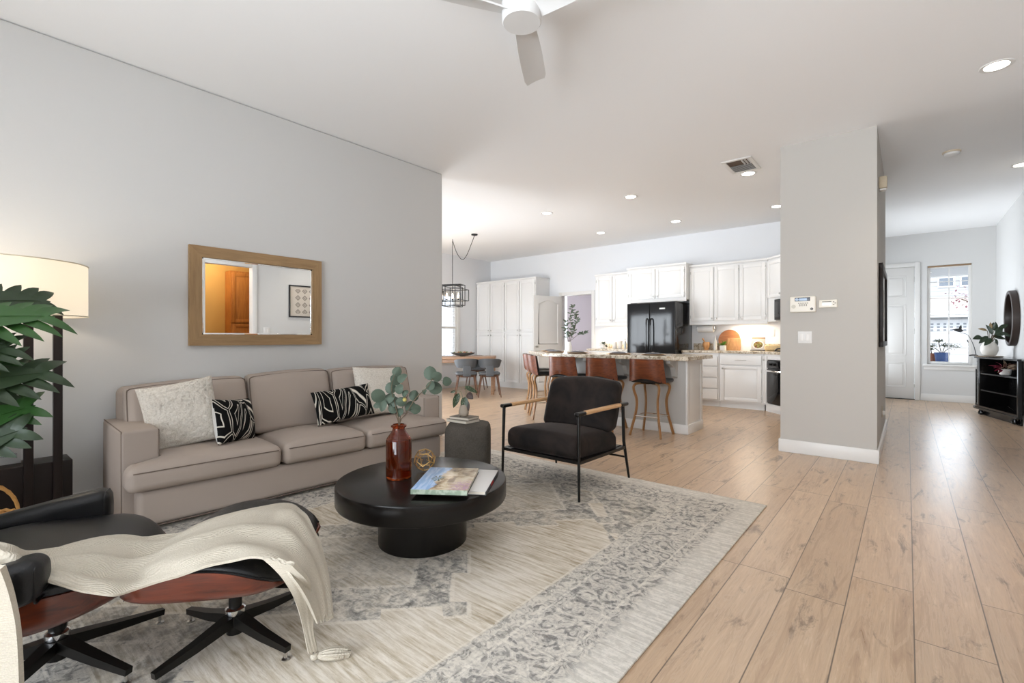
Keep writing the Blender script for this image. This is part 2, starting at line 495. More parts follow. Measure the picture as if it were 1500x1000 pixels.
cream = lin('#ded6c9')
col = k.mix(k.math('MULTIPLY', k.math('MULTIPLY', k.math('MULTIPLY', sm_in, m_in), k.smooth(fine, .42, .56)), .45), col, cream)
col = k.mix(k.math('MULTIPLY', k.math('MULTIPLY', k.math('MAXIMUM', line1, line2), k.smooth(fine, .36, .50)), .7), col, cream)
# border of scrolling leaves
along = k.math('ADD', X, Y); 
b1 = k.noise(k.obj(), 10.5, 2, .5, 3.2); b2 = k.noise(k.obj(), 27, 3, .6, 1.6)
scr = k.math('SUBTRACT', 1, k.smooth(k.math('ABSOLUTE', k.math('SUBTRACT', b1, .5)), .018, .045))
bm_ = k.math('ADD', k.math('ADD', k.math('MULTIPLY', b1, .5), k.math('MULTIPLY', b2, .35)), k.math('MULTIPLY', fine, .15))
border = k.ramp(bm_, [(.36, lin('#6f6d6b')), (.46, lin('#98948f')), (.54, lin('#bfb9b0')), (.64, lin('#dcd5ca'))])
border = k.mix(k.math('MULTIPLY', scr, .5), border, lin('#dad3c8'))
bmask = k.math('SUBTRACT', 1, k.smooth(dw, .50, .515))
col = k.mix(bmask, col, border)
guard = k.math('MULTIPLY', bmask, k.math('SUBTRACT', 1, k.smooth(k.math('ABSOLUTE', k.math('SUBTRACT', dw, .47)), .035, .045)))
col = k.mix(k.math('MULTIPLY', guard, .55), col, k.ramp(m2, [(.42, lin('#77746f')), (.5, lin('#d6cfc3'))]))
pal = k.mix(k.smooth(k.math('ADD', k.math('MULTIPLY', streak, .6), k.math('MULTIPLY', fine, .4)), .42, .62), lin('#e0dad0'), lin('#b3aea6'))
band = k.math('SUBTRACT', 1, k.smooth(dw, .11, .17))
col = k.mix(k.math('MULTIPLY', band, .88), col, pal)
for dd in (.20, .42, .515):
    ln = k.math('SUBTRACT', 1, k.smooth(k.math('ABSOLUTE', k.math('SUBTRACT', dw, dd)), .003, .007))
    col = k.mix(k.math('MULTIPLY', k.math('MULTIPLY', ln, k.smooth(fine, .36, .52)), .6), col, lin('#ded7cb'))
wear = k.smooth(k.math('ADD', k.math('MULTIPLY', streak, .6), k.math('MULTIPLY', fine, .4)), .48, .64)
col = k.mix(k.math('MULTIPLY', wear, .5), col, lin('#dbd4c8'))
dk = k.smooth(k.noise(k.comb(k.math('MULTIPLY', X, 5), k.math('MULTIPLY', Y, 40), 3.0), 2.0, 4, .7), .56, .70)
col = k.mix(k.math('MULTIPLY', dk, .35), col, lin('#8b7f6d'))
k.color(col); k.bump(k.math('ADD', fine, streak), .4, .003)
RUG = k.m

# ------------------------------------------------------------------ granite
k = NM('speckled_granite', .18, spec=.5)
v1 = k.voro(k.obj(), 70); n1 = k.noise(k.obj(), 22, 5, .7, .6); n2 = k.noise(k.obj(), 6, 4, .6)
c0 = k.ramp(n1, [(.30, lin('#5a4c40')), (.42, lin('#a8977f')), (.52, lin('#d8cdbb')), (.68, lin('#e6dfd2'))])
c0 = k.mix(k.math('MULTIPLY', k.smooth(n2, .5, .68), .5), c0, lin('#b49a78'))
k.color(k.mix(k.math('MULTIPLY', k.math('SUBTRACT', 1, k.smooth(v1, .12, .24)), .7), c0, lin('#41372f')))
GRANITE = k.m

# ------------------------------------------------------------------ graphic pillow fabric
def graphic(name, sc_, ax_):
    k = NM(name, .9, spec=.15)
    x, y, z = k.sep(k.obj())
    v = k.comb(k.math('MULTIPLY', x, sc_ * ax_), 2.7, k.math('MULTIPLY', z, sc_ / ax_))
    nz = k.noise(v, 1.3, 1, .4, 0.0, True)
    va = k.node('ShaderNodeVectorMath', operation='MULTIPLY_ADD'); k.link(nz, va.inputs[0]); va.inputs[1].default_value = (.55, 0, .55); k.link(v, va.inputs[2])
    f = k.voro(va.outputs[0], 1.0, 'DISTANCE_TO_EDGE')
    t = k.math('FRACT', k.math('ADD', k.math('MULTIPLY', f, 6.2), .3))
    e = k.math('ABSOLUTE', k.math('SUBTRACT', t, .5))
    ln = k.math('SUBTRACT', 1, k.smooth(e, .042, .08))
    k.color(k.mix(ln, (.006, .006, .006), lin('#ded8cc')))
    k.bump(ln, .6, .003)
    return k.m
GRAPH1 = graphic('black_graphic_weave', 5.4, 1.35)
GRAPH2 = graphic('black_graphic_weave_bold', 5.0, 1.6)

# ------------------------------------------------------------------ room shell
H = 3.02
XL, XR = -4.125, 1.15
YF = 5.335            # front of the wall block
YK = 8.70             # kitchen back wall
YE = 11.34            # entry wall
XD = -7.95            # dining wall
def wall(name, segs, m, z0=0, z1=H):
    b = MB()
    for s_ in segs:
        x0, x1, y0, y1 = s_[:4]; a, c = (s_[4], s_[5]) if len(s_) > 4 else (z0, z1)
        b.box(x0, x1, y0, y1, a, c)
    return S(b.build(name, m, smooth=False))

S(MB().box(-8.3, 1.5, -3.2, 11.6, -.12, 0).build('floor', FLOOR, smooth=False))
S(MB().box(-8.3, 3.0, -3.3, 11.6, H, H + .12).build('ceiling', CEIL, smooth=False))
S(MB().rbox(XL - .13, XL, -3.2, 3.694, 0, H, .022, 4).build('wall_left', WALL))
wall('wall_back', [(XL, -3.6, -3.2, -3.05), (.6, XR + .12, -3.2, -3.05), (-3.6, .6, -3.2, -3.05, 2.5, H)], WALL)
DY0, DY1, DZ = 2.90, 3.67, 2.44
wall('wall_right', [(XR, XR + .12, -3.2, DY0), (XR, XR + .12, DY1, YE), (XR, XR + .12, DY0, DY1, DZ, H)], WALL)
wall('wall_block', [(-.97, -.207, YF, 7.45), (-.97, -.62, 7.45, YK)], WALLG)
wall('wall_kitchen', [(XD, -5.83, YK, YK + .12), (-5.08, -.62, YK, YK + .12), (-5.83, -5.08, YK, YK + .12, 2.05, H)], WALLB)
wall('wall_foyer', [(-1.12, -1.0, YK + .12, 9.0), (-1.12, -1.0, 11.0, YE), (-1.12, -1.0, 9.0, 11.0, 0, .25), (-1.12, -1.0, 9.0, 11.0, 2.45, H)], WALL)
WX0, WX1, WZ0, WZ1 = .274, .858, .66, 2.42
EDX0, EDX1, EDZ = -.83, .105, 2.43
wall('wall_entry', [(-1.12, EDX0, YE, YE + .14), (EDX0, EDX1, YE, YE + .14, EDZ, H), (EDX1, WX0, YE, YE + .14), (WX1, XR + .12, YE, YE + .14),
                    (WX0, WX1, YE, YE + .14, 0, WZ0), (WX0, WX1, YE, YE + .14, WZ1, H)], WALL)
wall('wall_dining', [(XD - .12, XD, 1.9, 4.0), (XD - .12, XD, 6.2, 6.45), (XD - .12, XD, 7.55, YK + .12), (XD - .12, XD, 4.0, 6.2, 0, .2), (XD - .12, XD, 4.0, 6.2, 2.4, H),
                     (XD - .12, XD, 6.45, 7.55, 0, .62), (XD - .12, XD, 6.45, 7.55, 2.12, H)], WALLB)
wall('wall_south', [(XD - .12, -7.5, 1.78, 1.9), (-4.5, XL - .13, 1.78, 1.9), (-7.5, -4.5, 1.78, 1.9, 2.4, H), (-7.5, -4.5, 1.78, 1.9, 0, .1)], WALL)

# hallway seen in the mirror through the opening of the right wall
MUST = paint('mustard_paint', lin('#c99f58'), .7)
wall('wall_hallway', [(2.62, 2.74, 2.2, 5.2), (XR + .12, 2.62, 2.2, 2.32), (XR + .12, 2.62, 5.08, 5.2)], MUST)
S(MB().box(1.5, 2.74, 2.2, 5.2, -.12, 0).build('floor_hallway', FLOOR, smooth=False))
lamp('POINT', 'hallway_light', (1.9, 3.2, 2.7), 26, (1, .86, .66), radius=.12)

# room behind the kitchen doorway
MAUVE = paint('mauve_paint', lin('#aaa1a4'), .75)
wall('wall_study', [(XD - .12, -7.62, 10.5, 10.62), (-6.86, -4.0, 10.5, 10.62), (-7.62, -6.86, 10.5, 10.62, 0, .6), (-7.62, -6.86, 10.5, 10.62, 2.3, H),
                    (-4.0, -3.88, YK + .12, 10.62), (XD - .12, XD, YK + .12, 10.5)], MAUVE)

# skirting
def skirt(name, x0, x1, y0, y1, h=.125):
    return S(MB().rbox(x0, x1, y0, y1, 0, h, .004, 1).build(name, TRIM))
skirt('baseboard_left', XL, XL + .014, -3.05, 3.68)
skirt('baseboard_block', -.985, -.192, YF - .014, YF)
S(MB().rbox(-.207, -.192, YF, 7.45, 0, .125, .004, 1).rbox(-.985, -.97, YF, 7.3, 0, .125, .004, 1).build('baseboard_hall', TRIM))
skirt('baseboard_right', XR - .014, XR, 3.76, YE)
skirt('baseboard_entry', .185, XR - .014, YE - .014, YE)
S(MB().rbox(XD, -5.92, YK - .014, YK, 0, .125, .004, 1).build('baseboard_kitchen', TRIM))
skirt('baseboard_dining', XD, XD + .014, 1.9, YK - .014)

# casing and frames
def casing(name, x0, x1, ztop, y, wd=.075, th=.018, parent=None):
    b = MB()
    b.rbox(x0 - wd, x0, y - th, y, 0, ztop + wd, .004, 1); b.rbox(x1, x1 + wd, y - th, y, 0, ztop + wd, .004, 1)
    b.rbox(x0, x1, y - th, y, ztop, ztop + wd, .004, 1)
    return S(b.build(name, TRIM, parent))
casing('trim_1', -5.83, -5.08, 2.05, YK)
b = MB()
b.rbox(XR - .018, XR, DY0 - .085, DY0, 0, DZ + .085, .004, 1).rbox(XR - .018, XR, DY1, DY1 + .085, 0, DZ + .085, .004, 1).rbox(XR - .018, XR, DY0, DY1, DZ, DZ + .085, .004, 1)
S(b.build('trim_2', TRIM))

# entry door
dr = struct('door_1', (EDX1, YE, 0))
def panel_door(parent, wd, ht, panels, m, y0=.02, th=.04, name='leaf'):
    b = MB(); b.rbox(-wd + .004, -.004, y0, y0 + th, .012, ht - .004, .003, 1)
    for (u0, u1, a0, a1) in panels:
        for (q0, q1, c0, c1) in ((u0, u1, a0, a0 + .014), (u0, u1, a1 - .014, a1), (u0, u0 + .014, a0, a1), (u1 - .014, u1, a0, a1)):
            b.rbox(q0, q1, y0 - .006, y0 + .002, c0, c1, .003, 1)
        b.rbox(u0 + .045, u1 - .045, y0 - .008, y0 + .002, a0 + .045, a1 - .045, .006, 1)
    return b.build(name, m, parent)
WD = EDX1 - EDX0
pn = []
for (u0, u1) in ((-WD + .12, -WD / 2 - .05), (-WD / 2 + .05, -.12)):
    for (a0, a1) in ((.22, .68), (.80, 1.75), (1.88, 2.28)): pn.append((u0, u1, a0, a1))
panel_door(dr, WD, EDZ, pn, TRIM)
for z in (.28, 1.25, 2.2): MB().rbox(-.012, .004, .004, .022, z - .05, z + .05, .003, 1).build('hinge', STEEL, dr)
MB().lathe([(.028, 0), (.028, .008), (.012, .015), (.012, .04), (.026, .05), (.026, .07), (.0, .075)], seg=16, M=T(-WD + .07, .02, 1.0) @ RX(PI / 2)).build('door_knob', STEEL, dr)
casing('door_casing', -WD, 0, EDZ, 0, parent=dr)
MB().box(-WD, 0, .0, .12, 0, .011).build('threshold', ESPRESSO, dr)
# open interior door
od = struct('door_2', (-5.83, YK - .03, 0), math.atan2(-.72, -.23) + PI)
def arch_door():
    b = MB(); wd, ht = .755, 2.03
    b.rbox(-wd, 0, -.035, 0, .012, ht, .003, 1)
    for y in (-.041, .0):
        for (a0, a1, arch) in ((1.0, 1.86, 1), (.2, .86, 0)):
            pts = [(-wd + .12, a0), (-.12, a0), (-.12, a1)]
            if arch:
                for i in range(1, 12):
                    u = -.12 - (wd - .24) * i / 12; pts.append((u, a1 + .075 * math.sin(PI * i / 12) ** 1.5))
            pts.append((-wd + .12, a1))
            b.tube([(u, y + .003, z) for u, z in pts], .011, 6, closed=True)
    return b
arch_door().build('leaf', TRIM, od)
for z in (.25, 1.0, 1.8): MB().rbox(-.004, .012, -.03, -.012, z - .045, z + .045, .003, 1).build('hinge', STEEL, od)
MB().lathe([(.026, 0), (.026, .008), (.011, .014), (.011, .04), (.025, .048), (.025, .066), (.0, .07)], seg=16, M=T(-.69, -.035, .95) @ RX(PI / 2)).build('door_knob', STEEL, od)

# windows
def window(name, loc, rz, wd, ht, nx, nz, sill=True, blinds=False):
    o = struct(name, loc, rz); b = MB(); f = .045
    b.rbox(0, f, .03, .10, 0, ht, .004, 1).rbox(wd - f, wd, .03, .10, 0, ht, .004, 1).rbox(f, wd - f, .03, .10, 0, f, .004, 1).rbox(f, wd - f, .03, .10, ht - f, ht, .004, 1)
    b.build('window_frame', TRIM, o)
    for i in range(1, nx): MB().box(wd * i / nx - .008, wd * i / nx + .008, .045, .075, f, ht - f).build('muntin', TRIM, o)
    for i in range(1, nz): MB().box(f, wd - f, .048, .072, ht * i / nz - .006, ht * i / nz + .006).build('muntin', TRIM, o)
    MB().box(f, wd - f, .058, .062, f, ht - f).build('pane', GLASS, o)
    if sill: MB().rbox(-.06, wd + .06, -.05, .04, -.035, 0, .006, 2).rbox(-.04, wd + .04, -.016, 0, -.10, -.035, .004, 1).build('sill', TRIM, o)
    return o
window('window_1', (WX0, YE, WZ0), 0, WX1 - WX0, WZ1 - WZ0, 2, 6)
bl = MB().rbox(WX0 + .01, WX1 - .01, YE + .005, YE + .028, WZ1 - .03, WZ1 - .002, .004, 1).build('roller_blind', paint('blind_rail_brown', lin('#8d7256'), .5)); tag(bl, 'brown blind rail along the top of the front window', 'blind')
w2 = window('window_2', (XD, 6.45, .62), PI / 2, 1.10, 1.50, 1, 1)
b = MB()
for i in range(24): b.box(.06, 1.04, .012, .052, .06 + i * .058, .064 + i * .058, M=T(0, 0, 0))
b.rbox(.0, .05, .0, .03, 0, 1.5, .003, 1).rbox(1.05, 1.1, .0, .03, 0, 1.5, .003, 1).rbox(.05, 1.05, 0, .03, .72, .77, .003, 1).rbox(.05, 1.05, 0, .03, 0, .05, .003, 1).rbox(.05, 1.05, 0, .03, 1.45, 1.5, .003, 1)
b.build('shutter', TRIM, w2)
b = MB()
b.rbox(XD, XD + .018, 7.55, 7.64, .54, 2.2, .004, 1).rbox(XD, XD + .018, 6.36, 6.45, .54, 2.2, .004, 1).rbox(XD, XD + .018, 6.45, 7.55, 2.12, 2.2, .004, 1)
S(b.build('trim_3', TRIM))
window('window_3', (-7.62, 10.5, .6), 0, .76, 1.7, 1, 2, False)
window('added_window_4', (-3.6, -3.18, .0), 0, 4.2, 2.5, 3, 1, False)  # unseen glazing put in for the rear fill
window('added_window_7', (-7.5, 1.76, .1), 0, 3.0, 2.3, 3, 1, False)  # unseen opening added with the fill that lights the pantry
window('added_window_6', (-1.0, 9.0, .25), PI / 2, 2.0, 2.2, 2, 1, False)  # unseen side window added to let the fill into the hall
window('window_5', (XD, 4.0, .2), PI / 2, 2.2, 2.2, 2, 1, False)

# ------------------------------------------------------------------ ceiling fittings
def downlight(i, x, y, label):
    t = thing('downlight', label, 'ceiling light', (x, y, H), 0, 'round recessed ceiling lights')
    MB().lathe([(.066, -.004), (.088, -.006), (.092, 0), (.066, 0)], seg=28, cap0=False, cap1=False).build('trim_ring', TRIM, t)
    MB().lathe([(.0, -.0035), (.066, -.0035)], seg=28, cap0=False, cap1=False).build('lens', LED, t)
    lamp('SPOT', 'downlight_beam', (x, y, H - .02), DLW * (.45 if y > 7.5 else 1), (1, .90, .78), spot=math.radians(125), radius=.06)
DLW = 34
DL = [(.478, 4.698, 'lit round ceiling light at the upper right, nearest the camera'), (-1.408, 5.936, 'lit round ceiling light touching the corner of the ceiling vent'),
      (-1.44, 7.673, 'lit round ceiling light just left of the tall wall block edge'), (-2.848, 5.90, 'lit round ceiling light over the middle of the island'),
      (-2.884, 7.607, 'lit round ceiling light above the cabinets over the fridge'), (-4.198, 5.856, 'lit round ceiling light over the left end of the island'),
      (-4.24, 7.578, 'lit round ceiling light in front of the doorway and left wall cabinet'), (.963, 7.551, 'lit round ceiling light cut by the right edge, beyond the smoke alarm')]
for i, q in enumerate(DL): downlight(i, *q)

t = thing('smoke_alarm', 'round white smoke alarm on the hall ceiling', 'smoke alarm', (.347, 6.568, H))
MB().lathe([(.072, 0), (.072, -.012), (.066, -.016)], seg=28, cap0=False).build('base_plate', paint('alarm_base', lin('#c9b9a2'), .5), t)
MB().lathe([(.064, -.016), (.062, -.034), (.045, -.042), (.0, -.044)], seg=28, cap0=False, cap1=False).build('cover', TRIM, t)
t = thing('ceiling_vent', 'white rectangular ceiling vent with angled louvres', 'vent', (-1.397, 5.60, H))
b = MB(); b.rbox(-.15, .15, -.23, -.19, -.012, 0, .003, 1).rbox(-.15, .15, .19, .23, -.012, 0, .003, 1).rbox(-.15, -.11, -.19, .19, -.012, 0, .003, 1).rbox(.11, .15, -.19, .19, -.012, 0, .003, 1)
b.build('frame', TRIM, t)
MB().box(-.11, .11, -.19, .19, -.004, -.001).build('duct', paint('vent_dark', lin('#5b4a3c'), .8), t)
for i in range(7): MB().box(-.108, .108, -.012, .012, -.0015, .0, M=T(0, -.02 + i * .032, -.009) @ RX(.5)).build('louvre', TRIM, t)
for i in range(3): MB().box(-.0012, .0012, -.08, .08, -.012, .012, M=T(.05 + i * .03, -.11, -.008) @ RY(.5)).build('louvre', TRIM, t)

# ceiling fan
FW = paint('fan_white', (.72, .72, .715), .45)
t = thing('ceiling_fan', 'white three blade ceiling fan with a drum shaped hub', 'ceiling fan', (-1.56, 1.95, 2.78))
MB().lathe([(.0, 0), (.098, 0), (.104, .008), (.106, .10), (.09, .125), (.03, .135), (.03, .16)], seg=40, cap0=False).build('motor_hub', FW, t)
MB().lathe([(.013, .14), (.013, .235)], seg=14).build('downrod', FW, t)
MB().lathe([(.02, .19), (.065, .215), (.07, .24)], seg=28).build('canopy', FW, t)
for a in (120.6, 240.6, .6):
    G = []
    for i in range(13):
        r = .085 + .575 * i / 12; hw = .052 + .018 * math.sin(PI * min(1, i / 8) * .5) - (.012 if i == 12 else 0)
        G.append([(r, hw * (j / 3 - 1), .05 + .022 * (j / 3 - 1) * -1 + .006 * (1 - (j / 3 - 1) ** 2)) for j in range(7)])
    MB().sheet(G, .008, M=RZ(math.radians(a))).build('blade', FW, t)
# ------------------------------------------------------------------ rug
o = MB().rbox(-RHX, RHX, -RHY, RHY, 0, .010, .004, 1).build('area_rug', RUG, loc=(-.72 - RHX, 3.515 - RHY, 0)); tag(o, 'large distressed grey and cream rug under the round coffee table', 'rug')
RZ0 = .010

# ------------------------------------------------------------------ sofa (local x along its length, y towards the wall)
th = math.radians(2.5)
SOFA = (-3.345, .70, 0)
srz = PI / 2 - th
so = thing('sofa', 'long taupe three-seat sofa under the wooden wall mirror', 'sofa', SOFA, srz)
MB().rbox(0, 2.20, .0, .70, .035, .245, .035, 4).build('base', TAUPE, so)
MB().tube([(.03, .003, .037), (2.17, .003, .037)], .004, 6).build('hem_piping', TAUPED, so)
for x in (.08, 2.12):
    for y in (.09, .62): MB().lathe([(.022, 0), (.028, .04)], c=(x, y, RZ0), seg=12).build('leg', ESPRESSO, so)
for i, (x0, x1) in enumerate(((-.06, .125), (2.075, 2.255))):
    MB().rbox(x0, x1, .10, .73, .035, .585, .018, 3, 3, crown=(.006, .006, .004, 0, 0, .006)).build('arm', TAUPE, so)
    xx = x0 + .005 if i == 0 else x1 - .005
    b = MB(); b.tube([(xx, .72, .585), (xx, .107, .582), (xx, .104, .05)], .0035, 6); xi = x1 - .006 if i == 0 else x0 + .006
    b.tube([(xi, .106, .34), (xi, .106, .578)], .0035, 6)
    b.build('arm_piping', TAUPED, so)
MB().rbox(-.0, 2.20, .60, .74, .24, .80, .05, 4, 4).build('back_frame', TAUPE, so)
def seat(x0, x1, y1=.56, wings=(0, 0)):
    def wp(q):
        return q
    b = MB().rbox(x0 - wings[0], x1 + wings[1], -.035, y1, .247, .385, .05, 5, 10, crown=(.0, .0, .014, 0, 0, .045))
    return b
for (x0, x1, wg) in ((.0, .785, (.055, 0)), (.795, 1.425, (0, 0)), (1.435, 2.20, (0, .045))):
    b = MB()
    if wg[0] or wg[1]:
        def wp(q, x0=x0, x1=x1, wg=wg):
            # T-shaped cushion: the ears wrap in front of the arms
            q = q.copy(); tfac = max(0, min(1, (.085 - q.y) / .02))
            lim0 = x0 + .13 if wg[0] else -9; lim1 = x1 - .13 if wg[1] else 9
            if q.y > .09: q.x = max(lim0, min(lim1, q.x))
            return q
        b.rbox(x0 - wg[0], x1 + wg[1], -.04, .56, .247, .385, .045, 5, 16, crown=(0, 0, .014, 0, 0, .05), warp=wp)
    else: b.rbox(x0, x1, -.04, .56, .247, .385, .045, 5, 16, crown=(0, 0, .014, 0, 0, .05))
    c = b.build('seat_cushion', TAUPE, so, angle=70)
    MB().tube([(x0 - wg[0] + .03, -.044, .362), ((x0 + x1) / 2, -.054, .366), (x1 + wg[1] - .03, -.044, .362)], .0032, 6).build('piping', TAUPED, c)
for (x0, x1, za, zb) in ((.02, .745, .80, .835), (.755, 1.395, .835, .86), (1.405, 2.20, .85, .85)):
    def wp(q, x0=x0, x1=x1, za=za, zb=zb):
        q = q.copy(); f = (q.z - .40) / .42; u = (q.x - x0) / (x1 - x0)
        top = za + (zb - za) * u + .012 * math.sin(PI * u)
        q.z = .40 + f * (top - .40); q.y += (f - .5) * .12
        return q
    c = MB().rbox(x0, x1, .47, .63, .40, .82, .05, 5, 12, crown=(0, 0, .045, 0, 0, 0), warp=wp).build('back_cushion', TAUPE, so, angle=70)
    pts = []
    for u, f in ((.014, .1), (.014, .5), (.016, .90), (.03, .955), (.07, .970), (.3, .970), (.7, .970), (.93, .970), (.97, .955), (.984, .90), (.986, .5), (.986, .1)):
        top = za + (zb - za) * u + .012 * math.sin(PI * u); z = .40 + f * (top - .40)
        pts.append((x0 + u * (x1 - x0), .482 + (f - .5) * .12, z))
    MB().tube(spline(pts, 4), .004, 6).build('piping', TAUPED, c)

def sofa_pt(x, y, z=0):
    v = Matrix.Rotation(srz, 4, 'Z') @ Vector((x, y, z)); return (v.x + SOFA[0], v.y + SOFA[1], z)

# ------------------------------------------------------------------ cushions
def pillow_bm(w, h, t, n=26, bulge=1.0, pinch=.06, fuzz=0.0, seed=0):
    """upright cushion: width x, height z, thickness y"""
    b = MB()
    for sgn in (-1, 1):
        G = []
        for i in range(n + 1):
            u = math.sin(PI / 2 * (2 * i / n - 1)); row = []
            for j in range(n + 1):
                v = math.sin(PI / 2 * (2 * j / n - 1))
                x = u * w / 2 * (1 - pinch * (1 - v * v) * abs(u) ** 3); z = v * h / 2 * (1 - pinch * (1 - u * u) * abs(v) ** 3)
                y = t / 2 * ((1 - u ** 4) * (1 - v ** 4)) ** .55 * (1 - .25 * (u * u + v * v) / 2)
                p = Vector((x, sgn * y, z))
                q = mnoise.noise_vector(Vector((x * 5 + seed, sgn * 3, z * 5))) * .008 * (1 - u ** 4) * (1 - v ** 4)
                p += q
                if fuzz and abs(u) < .999 and abs(v) < .999:
                    p += Vector((0, sgn, 0)) * fuzz * (mnoise.noise(Vector((x * 75 + seed, sgn, z * 75))) + .6 * mnoise.noise(Vector((x * 160, seed, z * 160))))
                row.append(p)
            G.append(row)
        if sgn > 0: G.reverse()
        b.sheet(G)
    return b
def place_pillow(name, b, m, loc, rz, tilt, roll, label, cat='cushion', back=None, group=None):
    o = b.build(name, m, angle=80)
    bm = bmesh.new(); bm.from_mesh(o.data); bmesh.ops.remove_doubles(bm, verts=bm.verts, dist=1e-5); bmesh.ops.recalc_face_normals(bm, faces=bm.faces); bm.to_mesh(o.data); bm.free()
    if back:
        o.data.materials.append(back)
        for p in o.data.polygons:
            if p.center.y > .004: p.material_index = 1
    o.matrix_world = T(*loc) @ RZ(rz) @ RY(roll) @ RX(tilt)
    return tag(o, label, cat, group)
# local y+ is the back of the cushion
place_pillow('fluffy_cushion', pillow_bm(.42, .44, .17, 56, fuzz=.012, seed=3), CREAM, sofa_pt(.285, .32, .625), srz - .16, -.34, -.17, 'cream fluffy square cushion at the left end of the sofa')
place_pillow('fluffy_cushion', pillow_bm(.50, .44, .15, 50, fuzz=.008, seed=9), CREAM, sofa_pt(1.80, .38, .65), srz + .05, -.30, .05, 'cream fluffy cushion at the right end behind the eucalyptus')
place_pillow('graphic_cushion', pillow_bm(.36, .30, .13, 24, seed=5), GRAPH1, sofa_pt(.565, .22, .560), srz + .62, -.22, .10, 'small black cushion with white lines leaning beside the left fluffy cushion', back=paint('cushion_back_grey', lin('#d5d3d0'), .9, .3, 200))
place_pillow('graphic_cushion', pillow_bm(.52, .27, .12, 24, seed=7), GRAPH2, sofa_pt(1.395, .27, .585), srz + .06, -.30, -.07, 'wide black lumbar cushion with white lines right of the sofa middle')

# ------------------------------------------------------------------ wall mirror
t = thing('wall_mirror', 'rectangular mirror in a wide grey oak frame above the sofa', 'mirror', (XL, 1.683, 1.443))
MW, MH, FWD = 1.035, .755, .084
for sgn in (-1, 1):
    MB().prism([(-MW / 2, sgn * MH / 2), (MW / 2, sgn * MH / 2), (MW / 2 - FWD, sgn * (MH / 2 - FWD)), (-MW / 2 + FWD, sgn * (MH / 2 - FWD))][::sgn], 0.003, .034, M=Matrix(((0, 0, 1, 0), (1, 0, 0, 0), (0, 1, 0, 0), (0, 0, 0, 1)))).build('frame_rail', OAKMIR, t)
    MB().prism([(sgn * MW / 2, -MH / 2), (sgn * MW / 2, MH / 2), (sgn * (MW / 2 - FWD), MH / 2 - FWD), (sgn * (MW / 2 - FWD), -MH / 2 + FWD)][::sgn], 0.003, .034, M=Matrix(((0, 0, 1, 0), (1, 0, 0, 0), (0, 1, 0, 0), (0, 0, 0, 1)))).build('frame_rail', OAKMIRZ, t)
MB().box(.003, .018, -MW / 2 + FWD, MW / 2 - FWD, -MH / 2 + FWD, MH / 2 - FWD).build('glass', MIRROR, t)
b = MB(); a, c = MW / 2 - FWD, MH / 2 - FWD
for (y0, y1, z0, z1) in ((-a, a, -c, -c + .012), (-a, a, c - .012, c), (-a, -a + .012, -c, c), (a - .012, a, -c, c)): b.rbox(.018, .0205, y0, y1, z0, z1, .001, 1)
b.build('bevelled_edge', MIRROR, t)

# things the mirror shows on and beyond the right wall
k = NM('block_print', .8); X_, Y_, Z_ = k.sep(k.obj())
yy = k.math('PINGPONG', k.math('ADD', Y_, 5.04), .07); zz = k.math('PINGPONG', k.math('ADD', Z_, 5.04), .07)
dd = k.math('ADD', yy, zz)
dm = k.math('MULTIPLY', k.smooth(dd, .078, .088), 1.0)
din = k.math('SUBTRACT', 1, k.smooth(k.math('ABSOLUTE', k.math('SUBTRACT', dd, .115)), .006, .012))
ins = k.math('MULTIPLY', k.math('LESS_THAN', k.math('ABSOLUTE', Y_), .285), k.math('LESS_THAN', k.math('ABSOLUTE', Z_), .245))
c_ = k.mix(k.math('MULTIPLY', dm, ins), lin('#cbc2b6'), lin('#8a8178')); c_ = k.mix(k.math('MULTIPLY', k.math('MULTIPLY', din, ins), .7), c_, lin('#cbc2b6'))
k.color(c_); PRINT = k.m
t = thing('framed_print', 'framed print of grey diamonds reflected in the wall mirror', 'picture', (XR, 4.74, 1.86))
MB().box(-.014, -.003, -.37, .37, -.30, .30).build('print', PRINT, t)
for (y0, y1, z0, z1) in ((-.39, .39, -.32, -.295), (-.39, .39, .295, .32), (-.39, -.365, -.295, .295), (.365, .39, -.295, .295)): MB().rbox(-.03, -.002, y0, y1, z0, z1, .003, 1).build('frame_rail', BLACK, t)
t = thing('switch_plate', 'double switch plate on the right wall, reflected in the mirror', 'light switch', (XR, 3.93, 1.27))
MB().rbox(-.007, 0, -.06, .06, -.06, .06, .003, 1).build('plate', TRIM, t)
for y in (-.024, .024): MB().rbox(-.011, -.006, y - .016, y + .016, -.033, .033, .002, 1).build('rocker', WHITECER, t)
OAKCAB = woodmat('honey_oak_cabinet', '#9a5c26', '#c5853f', 'z', 1.0, .4)
t = thing('hall_cabinet', 'tall honey oak cabinet in the mustard hallway, seen in the mirror', 'cabinet', (2.32, 3.72, 0))
MB().box(0, .295, 0, 1.0, 0, 2.5).build('carcass', OAKCAB, t)
for y in (.02, .51):
    for (z0, z1) in ((.08, 1.42), (1.44, 2.46)):
        b = MB(); b.rbox(-.02, 0, y, y + .47, z0, z1, .003, 1)
        for (q0, q1, c0, c1) in ((y, y + .07, z0, z1), (y + .4, y + .47, z0, z1), (y + .07, y + .4, z0, z0 + .07), (y + .07, y + .4, z1 - .07, z1)): b.rbox(-.03, -.019, q0, q1, c0, c1, .003, 1)
        b.build('door', OAKCAB, t)

